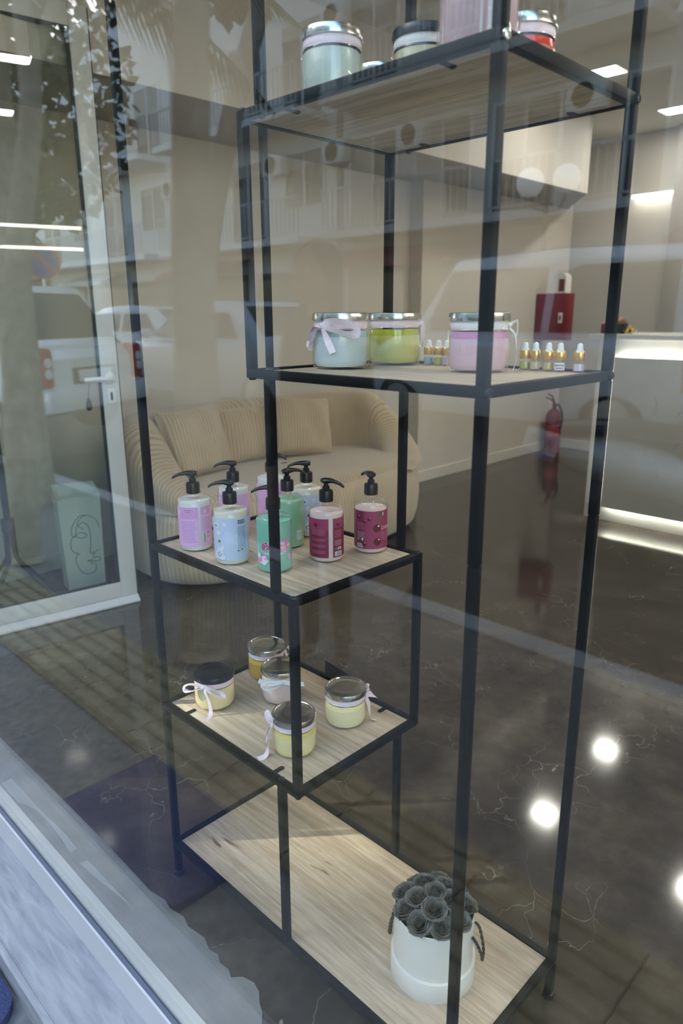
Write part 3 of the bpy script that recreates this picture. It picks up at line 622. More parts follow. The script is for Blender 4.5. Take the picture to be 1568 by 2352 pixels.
jar('a', .440, .212, .0400, .0850, 'small blush candle jar low between the sage and straw jars', 'gel_blush', 'lidsteel', GA, None, .985, 'ribbon')

# ---------- dropper bottles
for n_, c_ in [('oil_lime', (.50, .52, .10)), ('oil_peach', (.72, .55, .38)), ('oil_amber', (.62, .45, .18)), ('oil_rose', (.68, .50, .48)), ('oil_lavender', (.60, .52, .66)), ('oil_blue', (.40, .50, .58))]: pal(n_, c_ + (1,), .2)
def dropper(x, y, label, oil, lab=False):
    t = thing('dropper_bottle', label, 'dropper bottle', (x, y, TOP('b') + .0004), 0, 'tiny dropper bottles on the upper shelf'); r = .0092
    obj('glass_vial', lathe([(0, .0006), (r * .8, .0), (r, .0012), (r, .0150), (r * .9, .0175), (r * .65, .0185), (r * .65, .020)], 24), M['jarglass'], t)
    obj('oil', lathe([(0, .0020), (r - .0014, .0022), (r - .0012, .0030), (r - .0012, .0128), (0, .0128)], 24), M[oil], t)
    obj('collar', lathe([(0, .0182), (r * .92, .0182), (r * .95, .0188), (r * .95, .0300), (r * .88, .0312), (0, .0312)], 30, rmod=lambda k, z: 1 - (.02 if k % 2 else 0)), M['gold'], t)
    obj('bulb', lathe([(0, .0310), (r * .72, .0311), (r * .62, .0330), (r * .50, .0350), (r * .48, .0400), (r * .40, .0424), (r * .22, .0436), (0, .0440)], 20), M['rubberw'], t)
    if lab:
        w = Wrap(r, cam_az(x, y)); w.rect(-.0085, .0085, .0030, .0140, M['flower_white'], .0004); lb = w.build('sticker', t)
        v = Wrap(r, cam_az(x, y)); v.lines(-.007, .007, .0085, .0120, M['cherry_label'], 2, .0006, 3, .6); v.lines(-.005, .006, .0045, .0070, M['cherry_label'], 1, .0006, 5, .6); v.build('print', lb)
for i, (x, y, l, o_, b_) in enumerate([(.425, .318, 'dropper vial mostly hidden by the yellow green jar', 'oil_rose', 0), (.480, .305, 'blue dropper vial just right of the yellow green jar', 'oil_blue', 0), (.502, .305, 'lime dropper vial, second right of the yellow green jar', 'oil_lime', 0), (.520, .305, 'lavender dropper vial half hidden by the pink jar on its left', 'oil_lavender', 0),
        (.672, .310, 'lime yellow dropper vial just right of the large pink jar', 'oil_lime', 0), (.690, .311, 'peach dropper vial, second right of the pink jar', 'oil_peach', 0), (.714, .309, 'amber dropper vial, third right of the pink jar', 'oil_amber', 0), (.734, .309, 'rose dropper vial with printed sticker, fourth right of the pink jar', 'oil_rose', 1), (.763, .315, 'lavender dropper vial, last one before the back post', 'oil_lavender', 0)]): dropper(x, y, l, o_, b_)

# ---------- black folded card behind the low shelf
t = thing('tent_card', 'black triangular card standing at the back edge of the low shelf', 'card', (.24, RD - .004, ZS['s3'] + h_))
bm = nb(); prism(bm, [(.176, ZS['s3'] + h_), (.176, ZS['s3'] + .050), (.300, ZS['s3'] + h_ + .028), (.300, ZS['s3'] + h_)], RD - .004, RD - .002, 'y'); obj('card_face', bm, M['card'], t, world=True, smooth=0)
bm = nb(); prism(bm, [(.176, ZS['s3'] + h_), (.300, ZS['s3'] + h_), (.300, ZS['s3'] + h_ + .0015), (.176, ZS['s3'] + h_ + .0015)], RD - .004, RD + .006, 'y'); obj('card_foot', bm, M['card'], t, world=True, smooth=0)

# ---------- hat box of grey roses
HX, HY = .645, .156; hz = TOP('bottom') + .0004
t = thing('rose_box', 'white round hat box of grey roses on the bottom shelf', 'flower box', (HX, HY, hz))
M['boxpaper'] = mat('white_box_paper', (.74, .70, .64, 1), .7, spec=.25); M['cord'] = mat('black_cord', (.035, .032, .03, 1), .8); M['rose'] = noisy('grey_petal', (.075, .076, .070), (.15, .15, .14), 60, .75)
M['rose_leaf'] = noisy('rose_leaf', (.03, .04, .018), (.08, .10, .03), 40, .6); M['foam'] = mat('dark_foam', (.03, .035, .025, 1), .9)
obj('box_body', lathe([(.0745, .030), (.0745, .142), (.0738, .1425), (.0728, .142), (.0728, .110), (0, .110)], 72), M['boxpaper'], t)
obj('base_band', lathe([(0, .0), (.0795, .0), (.0800, .0008), (.0800, .0420), (.0796, .0428), (.0747, .0430), (.0746, .030)], 72), M['boxpaper'], t)
obj('foam', lathe([(.0726, .112), (.0726, .122), (.05, .128), (0, .130)], 32), M['foam'], t)
def petal(bm, phi, r0, r1, h, spread, curl, tilt):
    def fn(u, v):
        a = phi + (u - .5) * spread; uu = (2 * u - 1)
        r = r0 + (r1 - r0) * v ** .8 + curl * max(0, v - .6) ** 1.5 * 3.4; z = h * (v ** .9) * (1 - .22 * uu * uu * v) - curl * max(0, v - .8) * 1.5
        return (r * cos(a), r * sin(a), z + tilt)
    grid(bm, fn, 6, 5)
def rose_bm(seed):
    rnd = random.Random(seed); bm = nb()
    def core(u, v):
        a = u * 4.2 * pi; r = .0015 + .0062 * u; return (r * cos(a), r * sin(a), .016 + .013 * v - .003 * u * v)
    grid(bm, core, 44, 2)
    for k, (n, r0, r1, h, sp, cu) in enumerate([(3, .0060, .0085, .0290, 2.5, .0020), (4, .0080, .0125, .0282, 2.0, .0036), (5, .0100, .0165, .0265, 1.7, .0055), (5, .0110, .0200, .0235, 1.6, .0075)]):
        for i in range(n): petal(bm, 2 * pi * i / n + k * .6 + rnd.uniform(-.15, .15), r0, r1, h * rnd.uniform(.94, 1.05), sp, cu * rnd.uniform(.7, 1.3), -.0)
    return bm
rose_me = []
for s in range(3):
    o = obj('rose', rose_bm(s), M['rose'], t, recalc=False); rose_me.append(o)
spots = [(0, 0, 0)] + [(.030, k * 2 * pi / 5 + .3, .28) for k in range(5)] + [(.0525, k * 2 * pi / 9, .42) for k in range(9)]
for i, (rr, a, tilt) in enumerate(spots):
    o = rose_me[i] if i < 3 else rose_me[i % 3].copy()
    if i >= 3: COL.objects.link(o); o.parent = t
    zz = .184 - .024 * (rr / .052) ** 2
    o.location = (rr * cos(a), rr * sin(a), zz - .022); o.rotation_euler = (Matrix.Rotation(tilt, 3, Vector((-sin(a), cos(a), 0))) @ Matrix.Rotation(i * 1.7, 3, 'Z')).to_euler(); s = .90 if i % 2 else .84; o.scale = (s, s, s)
bm = nb(); rnd = random.Random(5)
for k in range(16):
    a = 2 * pi * k / 16 + rnd.uniform(-.1, .1); c0_ = Vector((.060 * cos(a), .060 * sin(a), .136)); dr = Vector((cos(a), sin(a), .35 + rnd.random() * .8)).normalized(); sd = Vector((-sin(a), cos(a), 0)); ln = .022 + .012 * rnd.random()
    def lf(u, v): return c0_ + dr * (ln * v) * .8 + sd * ((u - .5) * .020 * sin(pi * min(1, v * .92 + .08))) + Vector((0, 0, -.004 * v * v + .003 * abs(u - .5) * 4))
    grid(bm, lf, 2, 4)
lo = obj('leaves', bm, M['rose_leaf'], t, recalc=False); lo['kind'] = 'stuff'
def cord_loop(az, drop, out):
    Nn = Vector((cos(az), sin(az), 0)); Tt = Vector((-sin(az), cos(az), 0)); c = Nn * .0752
    ctl = [c + Tt * -.018 + Vector((0, 0, .112)), c + Nn * (out * .5) + Tt * -.019 + Vector((0, 0, .100)), c + Nn * out + Tt * -.012 + Vector((0, 0, .112 - drop * .7)), c + Nn * out + Vector((0, 0, .112 - drop)), c + Nn * out + Tt * .010 + Vector((0, 0, .112 - drop * .75)), c + Nn * (out * .5) + Tt * .017 + Vector((0, 0, .100)), c + Tt * .018 + Vector((0, 0, .112))]
    P, T, U = frame_path(spline(ctl, 12)); bm = nb()
    for s in range(2):
        pts = [p + (U[i] * cos(i * .9 + s * pi) + T[i].cross(U[i]) * sin(i * .9 + s * pi)) * .0016 for i, p in enumerate(P)]; tube(bm, pts, .0017, 7)
    return obj('cord_handle', bm, M['cord'], t)
k_ = cam_az(HX, HY); cord_loop(k_ + radians(80), .062, .018); cord_loop(k_ - radians(98), .055, .008)
# ================================================================== SOFA AND INTERIOR THINGS
def corduroy(name, col, ribs, axis=0):
    m = mat(name, col, .85, spec=.15, sheen=.5)
    tc = N(m, 'ShaderNodeTexCoord'); sp = N(m, 'ShaderNodeSeparateXYZ'); L(m, tc.outputs['UV'], sp.inputs[0])
    mu = N(m, 'ShaderNodeMath', operation='MULTIPLY'); mu.inputs[1].default_value = ribs * 2 * pi; L(m, sp.outputs[axis], mu.inputs[0])
    si = N(m, 'ShaderNodeMath', operation='SINE'); L(m, mu.outputs[0], si.inputs[0]); ab = N(m, 'ShaderNodeMath', operation='MULTIPLY_ADD'); ab.inputs[1].default_value = .5; ab.inputs[2].default_value = .5; L(m, si.outputs[0], ab.inputs[0])
    n = N(m, 'ShaderNodeTexNoise', Scale=5.0, Detail=3.0); L(m, tc.outputs['Object'], n.inputs['Vector'])
    base = mixc(m, n.outputs[0], (col[0] * .86, col[1] * .84, col[2] * .80, 1), (min(1, col[0] * 1.1), min(1, col[1] * 1.1), min(1, col[2] * 1.1), 1))
    pile = ramp(m, ab.outputs[0], [(.0, (.72, .71, .69)), (.45, (1, 1, 1))]); L(m, mixc(m, 1.0, base, pile, 'MULTIPLY'), bsdf(m).inputs['Base Color']); add_bump(m, ab.outputs[0], .55, .006); return m
CB = (.56, .45, .32)
M['cord_u'] = corduroy('beige_corduroy_ribbed', CB, 1.0, 0)       # u carries rib count directly
sx0, sy0, sa, sb = -1.795, 1.905, .495, .955
def outline(th, grow=0.0, n=2.7):
    c, s = cos(th), sin(th); return (sx0 + (sa + grow) * math.copysign(abs(c) ** (2 / n), c), sy0 + (sb + grow) * math.copysign(abs(s) ** (2 / n), s))
# arc length table so that ribs keep one width
NT = 2400; tab = [0.0]; pp = outline(0)
for i in range(1, NT + 1):
    q = outline(2 * pi * i / NT); tab.append(tab[-1] + sqrt((q[0] - pp[0]) ** 2 + (q[1] - pp[1]) ** 2)); pp = q
PER = tab[-1]
def th_at(u):
    s = (u % 1.0) * PER; lo, hi = 0, NT
    while hi - lo > 1:
        mid = (lo + hi) // 2
        if tab[mid] <= s: lo = mid
        else: hi = mid
    return 2 * pi * (lo + (s - tab[lo]) / max(1e-9, tab[hi] - tab[lo])) / NT
sofa = thing('sofa', 'rounded beige corduroy sofa standing against the left wall', 'sofa', (sx0, sy0, 0))
RIBS = 210
bm = nb(); uvl = bm.loops.layers.uv.new('UVMap'); NU = RIBS * 4
ths = [th_at(i / NU) for i in range(NU)]
def base_fn(u, v):
    i = int(round(u * NU)) % NU; prof = [(-.085, .028), (-.040, .030), (-.012, .055), (.004, .12), (.012, .20), (.012, .28), (.004, .35), (-.012, .40), (-.05, .425)]
    g, z = prof[int(round(v * 8))]; g += .0042 * (abs(sin(pi * RIBS * u)) - .5) if 0 < v < 1 else 0
    x, y = outline(ths[i], g); return (x, y, z)
V = grid(bm, base_fn, NU, 8, closed_u=True, uv=uvl)
for f_ in bm.faces:
    for lp in f_.loops: lp[uvl].uv = (lp[uvl].uv[0] * RIBS, lp[uvl].uv[1])
obj('sofa_base', bm, M['cord_u'], sofa, world=True, smooth=70)
# feet block under the base
obj('plinth', lathe([(0, .001), (.30, .001), (.30, .03), (0, .03)], 24, c=(0, 0, 0)), M['blackp'], sofa)
# seat cushion
bm = nb(); uvl = bm.loops.layers.uv.new('UVMap')
def seat_fn(u, v):
    x, y = outline(2 * pi * u, -.045 - .0); k = [1.0, .995, .97, .90, .7, .4, .02][int(round(v * 6))]; z = [.415, .440, .458, .468, .474, .476, .477][int(round(v * 6))]
    return (sx0 + (x - sx0) * k, sy0 + (y - sy0) * k, z)
grid(bm, seat_fn, 120, 6, closed_u=True)
for f_ in bm.faces:
    for lp in f_.loops: lp[uvl].uv = (lp.vert.co.y * 42, lp.vert.co.x)
obj('seat_cushion', bm, M['cord_u'], sofa, world=True, smooth=70)
# wrap-around back and arms
def smooth(t): t = max(0.0, min(1.0, t)); return t * t * (3 - 2 * t)
def crest(x): return .44 + .375 * smooth((sx0 + sa * .86 - x) / (sa * 1.25))
bm = nb(); uvl = bm.loops.layers.uv.new('UVMap'); NB = 300; TH0, TH1 = radians(33), radians(327)
SEC = [(.012, -.02), (.020, .25), (.024, .55), (.016, .78), (-.010, .93), (-.055, 1.0), (-.11, 1.0), (-.165, .95), (-.200, .84), (-.215, .62), (-.215, .30), (-.205, .0)]
def back_fn(u, v):
    th = TH0 + (TH1 - TH0) * u; x, y = outline(th); hc = crest(x); e = smooth(min(u, 1 - u) / .05)
    j = int(round(v * 11)); g, t_ = SEC[j]; g2 = g * (.55 + .45 * e) if g < 0 else g
    ox, oy = outline(th, g2); z0 = .40; return (ox, oy, z0 + (hc - z0) * t_ * (.25 + .75 * e) + 0)
grid(bm, back_fn, NB, 11, uv=uvl)
for f_ in bm.faces:
    for lp in f_.loops: lp[uvl].uv = (lp[uvl].uv[0] * RIBS * .82, lp[uvl].uv[1])
obj('sofa_back', bm, M['cord_u'], sofa, world=True, smooth=70)
# centre back cushion between the pillows
def pillow_bm(w, h, t, ribs, nz=22):
    bm = nb(); uvl = bm.loops.layers.uv.new('UVMap')
    for s in (1, -1):
        def fn(u, v):
            a, b = 2 * u - 1, 2 * v - 1; k = (max(0, 1 - a ** 4) * max(0, 1 - b ** 4)) ** .42; pin = 1 - .075 * (1 - abs(a) ** 2) * abs(b) ** 3; pin2 = 1 - .075 * (1 - abs(b) ** 2) * abs(a) ** 3
            return (a * w / 2 * pin2, s * t / 2 * k + .006 * sin(7 * a + 3 * b) * k, b * h / 2 * pin)
        grid(bm, fn, nz, nz, uv=uvl)
    for f_ in bm.faces:
        for lp in f_.loops: lp[uvl].uv = (lp[uvl].uv[0] * ribs, lp[uvl].uv[1])
    bmesh.ops.remove_doubles(bm, verts=bm.verts, dist=.0004); return bm
bmc = pillow_bm(.46, .34, .16, 20); bmesh.ops.transform(bmc, matrix=Matrix.Translation((-2.05, 1.80, .625)) @ Matrix.Rotation(pi / 2, 4, 'Z') @ Matrix.Rotation(radians(-12), 4, 'X'), verts=bmc.verts)
obj('back_cushion', bmc, M['cord_u'], sofa, world=True, smooth=70)
def pillow(label, loc, w, h, t, rot, tilt, roll, ribs):
    p = thing('throw_pillow', label, 'pillow', loc, 0, None)
    b_ = pillow_bm(w, h, t, ribs); bmesh.ops.transform(b_, matrix=Matrix.Rotation(rot, 4, 'Z') @ Matrix.Rotation(tilt, 4, 'X') @ Matrix.Rotation(roll, 4, 'Y'), verts=b_.verts); obj('pillow_cover', b_, M['cord_u'], p, smooth=70)
    b_ = nb(); pts = []
    for s0, s1, ax in (((-1, -1), (1, -1), 0), ((1, -1), (1, 1), 1), ((1, 1), (-1, 1), 0), ((-1, 1), (-1, -1), 1)):
        for k in range(10):
            q = k / 10; a = s0[0] + (s1[0] - s0[0]) * q; c = s0[1] + (s1[1] - s0[1]) * q; pts.append((a * w / 2 * (1 - .075 * (1 - c * c) * abs(a) ** 3), 0, c * h / 2 * (1 - .075 * (1 - a * a) * abs(c) ** 3)))
    tube(b_, pts, .0045, 6, closed=True); bmesh.ops.transform(b_, matrix=Matrix.Rotation(rot, 4, 'Z') @ Matrix.Rotation(tilt, 4, 'X') @ Matrix.Rotation(roll, 4, 'Y'), verts=b_.verts); obj('piping', b_, M['cord_u'], p)
pillow('beige corduroy pillow at the left end of the sofa', (-1.915, 1.39, .655), .42, .37, .15, radians(97), radians(-17), radians(-2), 22)
pillow('beige corduroy pillow right of the sofa middle, tilted on its side', (-1.925, 2.16, .650), .44, .37, .15, radians(84), radians(-17), radians(8), 24)

# ---------- paper bag with one-line face
M['bag'] = mat('sage_paper', (.74, .82, .75, 1), .75, spec=.2); M['bagline'] = mat('grey_ink', (.12, .15, .14, 1), .7)
bag = thing('paper_bag', 'sage green paper gift bag with a one line face drawing behind the door', 'bag', (-1.985, .735, 0))
rot = radians(-12)
R2 = Matrix.Rotation(rot, 4, 'Z')
bw, bd, bh = .088, .055, .50       # half width (along y), half depth (x), height; front faces +x
bm = nb(); th_ = .0008; wt = 1.14
def bagwall(x0, y0, x1, y1, h0, h1):
    vs = [bm.verts.new(v) for v in ((x0, y0, .001), (x1, y1, .001), (x1 * 1.0, y1 * wt, h1), (x0 * 1.0, y0 * wt, h0))]; bm.faces.new(vs)
bagwall(bd, -bw, bd, bw, .465, .475); bagwall(bd, bw, -bd, bw, .475, .515); bagwall(-bd, bw, -bd, -bw, .515, .520); bagwall(-bd, -bw, bd, -bw, .520, .465)
bm.faces.new([bm.verts.new(v) for v in ((bd, -bw, .001), (bd, bw, .001), (-bd, bw, .001), (-bd, -bw, .001))])
bmesh.ops.remove_doubles(bm, verts=bm.verts, dist=.0001); bmesh.ops.transform(bm, matrix=R2, verts=bm.verts); b_ = obj('bag_body', bm, M['bag'], bag, smooth=0); so = b_.modifiers.new('thickness', 'SOLIDIFY'); so.thickness = .0012
def face_line(pts, w=.0014): return spline(pts, 6)
# coordinates read off the drawing: y from -1..1 across, z metres
S1 = [[(.10, .305), (-.25, .335), (.25, .375), (.85, .345), (1.02, .300)], [(-.62, .285), (-.55, .325), (-.1, .372), (.30, .372)],
      [(-.62, .285), (-.52, .272), (-.38, .290), (-.30, .320), (.05, .340), (.35, .322), (.46, .28), (.44, .235), (.36, .195), (.36, .178), (.52, .180), (.60, .186)], [(.60, .175), (.78, .190), (.84, .193)],
      [(-.40, .278), (-.15, .292), (.20, .280), (.22, .268), (-.1, .262), (-.38, .276)], [(-.38, .276), (-.66, .264), (-.74, .225), (-.60, .198), (-.42, .192), (-.24, .178)], [(-.40, .192), (-.52, .16), (-.46, .125), (-.22, .088), (.15, .075), (.52, .083), (.62, .108), (.58, .122)],
      [(.12, .142), (.40, .145), (.62, .155), (.86, .150), (.92, .140), (.70, .133), (.36, .138), (.12, .142)], [(.30, .128), (.52, .124)], [(.52, .178), (.54, .165), (.50, .157)]]
bm = nb()
for st_ in S1:
    pts = spline([(bd + .0012, a * bw * .92, z) for a, z in st_], 6); prev = None
    for i, p in enumerate(pts):
        tg = (pts[min(i + 1, len(pts) - 1)] - pts[max(i - 1, 0)]).normalized(); sd = Vector((0, -tg.z, tg.y)) * .0017
        cur = (bm.verts.new(p - sd), bm.verts.new(p + sd))
        if prev: bm.faces.new((prev[0], cur[0], cur[1], prev[1]))
        prev = cur
bmesh.ops.transform(bm, matrix=R2, verts=bm.verts); obj('face_drawing', bm, M['bagline'], bag, smooth=0, recalc=False)

# ---------- coat stand left of the bag
cs = thing('coat_stand', 'dark metal stand with splayed legs at the left edge behind the door', 'stand', (-2.06, .43, 0)); M['steel_dark'] = mat('dark_steel', (.05, .055, .065, 1), .35, .6)
obj('pole', tube(nb(), [(0, 0, .26), (0, 0, 1.75)], .016, 14), M['steel_dark'], cs); obj('collar', lathe([(.017, .33), (.030, .335), (.030, .395), (.017, .40)], 18), M['steel_dark'], cs)
for a in (10, 100, 190, 280):
    a = radians(a + 25); bm = nb(); tube(bm, spline([(.020 * cos(a), .020 * sin(a), .37), (.022 * cos(a), .022 * sin(a), .25), (.035 * cos(a), .035 * sin(a), .19), (.12 * cos(a), .12 * sin(a), .10), (.22 * cos(a), .22 * sin(a), .012)], 6), .011, 10); obj('leg', bm, M['steel_dark'], cs)
for a in (20, 140, 260):
    a = radians(a); obj('hook', tube(nb(), spline([(0, 0, 1.66), (.06 * cos(a), .06 * sin(a), 1.66), (.11 * cos(a), .11 * sin(a), 1.72), (.10 * cos(a), .10 * sin(a), 1.77)], 5), .007, 8), M['steel_dark'], cs)

# ---------- reception counter
CX0, CX1, CY = -.775, 1.9, 3.65
ct = thing('reception_counter', 'white marble reception counter with a glowing lit front panel', 'counter', (.4, 4.0, 0))
obj('counter_body', bx(CX0, CX1, CY, CY + .55, .0, 1.150, .002), M['marble'], ct, world=True); obj('counter_top', bx(CX0 - .055, CX1 + .03, CY - .035, CY + .62, 1.151, 1.181, .004), M['marble'], ct, world=True)
obj('front_panel', bx(-.640, CX1 - .14, CY - .062, CY - .040, .100, 1.047, .002), M['marble_panel'], ct, world=True)
for a in ((-.630, CX1 - .15, 1.020, 1.036), (-.630, CX1 - .15, .111, .127)): obj('led_strip', bx(a[0], a[1], CY - .040, CY - .028, a[2], a[3]), M['led'], ct, world=True)
for x in (-.628, CX1 - .166): obj('led_strip', bx(x, x + .014, CY - .040, CY - .028, .13, 1.018), M['led'], ct, world=True)
obj('standoff', bx(-.55, CX1 - .25, CY - .040, CY, .20, .95), M['white'], ct, world=True)
# things on the counter
ctz = 1.1815
t = thing('red_bottle', 'small red bottle at the left end of the counter', 'bottle', (-.822, 3.80, ctz)); obj('bottle_body', lathe([(0, 0), (.016, 0), (.018, .003), (.018, .052), (.012, .060), (.009, .062)], 20), M['red'], t); obj('cap', lathe([(.0105, .060), (.0105, .080), (.009, .083), (0, .083)], 18), mat('pink_cap', (.70, .42, .38, 1), .5), t)
t = thing('plant_pot', 'black tilted pot with a pale pink plant on the counter', 'pot', (-.725, 3.83, ctz)); obj('pot', lathe([(0, 0), (.030, 0), (.048, .060), (.050, .062), (.046, .062), (.043, .055), (0, .050)], 8), M['blackp'], t, smooth=0)
bm = nb(); rnd = random.Random(2)
for k in range(26):
    a = rnd.random() * 2 * pi; e = .3 + rnd.random() * 1.1; d = Vector((cos(a) * cos(e), sin(a) * cos(e), sin(e))); sd = d.orthogonal().normalized(); c_ = Vector((0, 0, .052)); ln = .045 + .02 * rnd.random()
    grid(bm, lambda u, v: c_ + d * (ln * v) + sd * ((u - .5) * .026 * sin(pi * min(1, .1 + v * .88))) + Vector((0, 0, -.01 * v * v)), 2, 3)
lo = obj('foliage', bm, mat('pink_plant', (.62, .40, .30, 1), .6), t, recalc=False); lo['kind'] = 'stuff'
t = thing('gift_bow', 'shiny gold gift bow lying on the counter', 'bow', (-.650, 3.80, ctz))
for k in range(9):
    a = 2 * pi * k / 8; up_ = .35 if k < 8 else 1.4; bm = nb(); d = Vector((cos(a) * cos(up_), sin(a) * cos(up_), sin(up_))); s_ = Vector((-sin(a), cos(a), 0)); up2 = s_.cross(d)
    def lp_(u, v): q = 2 * pi * u; return Vector((0, 0, .010)) + d * (.022 * (1 - cos(q))) + up2 * (-.012 * sin(q)) + s_ * ((v - .5) * .018)
    grid(bm, lp_, 14, 1); obj('loop', bm, M['gold_bow'] if 'gold_bow' in M else M.setdefault('gold_bow', mat('gold_foil', (.75, .55, .06, 1), .25, .8)), t, recalc=False)

# ---------- fire cabinet, alarm, extinguisher
t = thing('fire_cabinet', 'dark red fire cabinet fixed in the back left corner', 'cabinet', (-2.015, 5.5, 1.075))
obj('cabinet_box', bx(-2.198, -1.895, 5.34, 5.47, 1.075, 1.482, .004), M['red'], t, world=True); d_ = obj('cabinet_door', bx(-2.192, -1.901, 5.322, 5.3395, 1.081, 1.476, .003), M['red'], t, world=True)
bm = bx(-1.962, -1.922, 5.318, 5.3215, 1.225, 1.315, .001); obj('handle_plate', bm, M['white'], d_, world=True); obj('lock', bx(-1.950, -1.934, 5.314, 5.3178, 1.250, 1.290, .001), M['red'], d_, world=True)
t = thing('alarm_unit', 'white rounded alarm unit with a dark red lens above the fire cabinet', 'alarm', (-1.995, 5.40, 1.4825))
bm = nb(); prism(bm, [(-.066 + .0 * k, 0) for k in (0,)] + [(.066, 0), (.066, .13)] + [(.066 * cos(a), .13 + .045 * sin(a)) for a in [pi * k / 10 for k in range(1, 10)]] + [(-.066, .13)], -.05, .05, 'y'); obj('housing', bm, M['white'], t)
bm = nb(); prism(bm, [(.002, .015), (.055, .015), (.055, .120), (.002, .120)], -.0535, -.0505, 'y'); obj('lens', bm, mat('dark_red_lens', (.16, .03, .025, 1), .3), t); obj('side_conduit', bx(-.088, -.074, -.012, .012, 0, .125, .003), M['steel_dark'], t)
t = thing('fire_extinguisher', 'red fire extinguisher standing in the corner below the fire cabinet', 'fire extinguisher', (-2.08, 5.60, 0))
obj('cylinder', lathe([(0, .0), (.070, .0), (.078, .006), (.078, .33), (.070, .375), (.045, .41), (.022, .425), (.022, .44), (0, .44)], 32), M['red'], t); obj('label', lathe([(.0784, .16), (.0784, .27)], 12, a0=-1.9, a1=-.2), mat('faded_label', (.35, .05, .05, 1), .5), t)
bm = bx(-.016, .016, -.016, .016, .44, .475, .003); tube(bm, [(0, 0, .470), (-.03, -.02, .51), (-.07, -.05, .53)], .008, 8); tube(bm, [(0, 0, .475), (-.02, -.02, .54), (-.055, -.045, .565)], .008, 8); obj('valve', bm, M['red'], t)
obj('hose', tube(nb(), spline([(.015, -.01, .46), (.06, -.03, .46), (.105, -.05, .40), (.118, -.055, .33), (.105, -.05, .27), (.09, -.045, .25)], 6), .011, 10), M['blackp'], t)
# ================================================================== THE STREET (seen mirrored in the pane)
def shell(name, bm, m, **k): return struct(name, bm, m)
M['paving'] = noisy('paving_concrete', (.11, .11, .105), (.19, .187, .18), 30, .85, 8); M['asphalt'] = noisy('asphalt', (.022, .022, .023), (.042, .042, .042), 60, .9, 8)
struct('ground_sidewalk', bx(-60, 40, -2.30, -.34, -.30, -.135), M['paving'])
bm = nb(); prism(bm, [(-2.30, -.30), (-2.30, -.125), (-2.44, -.125), (-2.44, -.30)], -60, 40, 'x'); struct('trim_kerb', bm, mat('kerb_stone', (.42, .42, .40, 1), .8))
bm = nb(); prism(bm, [(-2.44, -.5), (-2.44, -.22), (-4.2, .06), (-12.2, .06), (-12.2, -.5)], -60, 40, 'x'); struct('ground_road', bm, M['asphalt'])
struct('ground_far_sidewalk', bx(-60, 40, -14.2, -12.2, -.3, .16), M['paving'])
# ribbed tactile paving along the shop front, each slab a piece
tp = thing('tactile_paving', 'strip of ribbed yellow beige guide paving on the sidewalk', 'paving', (-1.5, -.9, -.135)); M['tactile'] = noisy('tactile_slab', (.20, .17, .10), (.30, .26, .155), 22, .8)
bm = nb(); ty0, ty1 = -1.12, -.70; tw = .42
bm = bx(-tw / 2 + .003, tw / 2 - .003, ty0, ty1, -.134, -.122, .002)
for k in range(6): y = ty0 + (ty1 - ty0) * (k + .5) / 6; box(bm, -tw / 2 + .004, tw / 2 - .004, y - .020, y + .020, -.122, -.113, .003)
first = None
for i in range(16):
    x = -4.8 + i * tw
    if first is None: bmesh.ops.translate(bm, verts=bm.verts, vec=(-x * 0, 0, 0)); first = obj('slab', bm, M['tactile'], tp, smooth=0); first.location = (x + 1.5, .9, .135)
    else: c = first.copy(); COL.objects.link(c); c.parent = tp; c.location = (x + 1.5, .9, .135)
# dark blue mat corner and pebbles by the threshold
mt = thing('door_mat', 'dark blue carpet mat with rounded corner below the marble threshold', 'mat', (-.30, -.60, -.135))
pts = [(-.62, -.384), (-.085, -.384)] + [(-.085 + .065 * sin(a), -.449 + .065 * cos(a)) for a in [pi / 2 * k / 8 for k in range(1, 9)]] + [(-.020, -.72), (-.62, -.72)]
obj('mat_pile', prism(nb(), pts, -.1345, -.112, 'z'), noisy('navy_carpet', (.020, .026, .075), (.055, .07, .16), 260, .95, 4, .8, .004), mt, world=True)
for x, y, s, l in ((-.060, -.4005, .0085, 'small tan pebble nearer the bottom edge between mat and threshold'), (-.165, -.384, .0070, 'small tan pebble farther off at the left edge by the threshold')):
    t = thing('pebble', l, 'pebble', (x, y, -.135)); bm = nb(); bmesh.ops.create_icosphere(bm, subdivisions=2, radius=1.0); bmesh.ops.scale(bm, verts=bm.verts, vec=(s * 1.1, s * .8, s * .8)); bmesh.ops.translate(bm, verts=bm.verts, vec=(0, 0, s * .78)); obj('stone', bm, M.setdefault('pebble', noisy('pebble_stone', (.36, .27, .16), (.52, .42, .28), 50, .8)), t)

# ---------- vegetation
def leaf_cloud(bm, c, r, n, size, seed, flat=.5):
    rnd = random.Random(seed)
    for _ in range(n):
        while True:
            p = Vector((rnd.uniform(-1, 1), rnd.uniform(-1, 1), rnd.uniform(-1, 1)))
            if p.length <= 1: break
        p = p * (p.length ** -.25 if p.length > .05 else 1); p = Vector((c[0] + p.x * r[0], c[1] + p.y * r[1], c[2] + p.z * r[2])); s = size * rnd.uniform(.6, 1.3)
        d = Vector((rnd.uniform(-1, 1), rnd.uniform(-1, 1), rnd.uniform(-1, .4))).normalized(); q = d.orthogonal().normalized(); q = q * cos(rnd.random() * 6) + d.cross(q) * sin(rnd.random() * 6)
        a, b, e, f_ = (bm.verts.new(p), bm.verts.new(p + d * s * .5 + q * s * .28), bm.verts.new(p + d * s), bm.verts.new(p + d * s * .5 - q * s * .28)); bm.faces.new((a, b, e, f_))
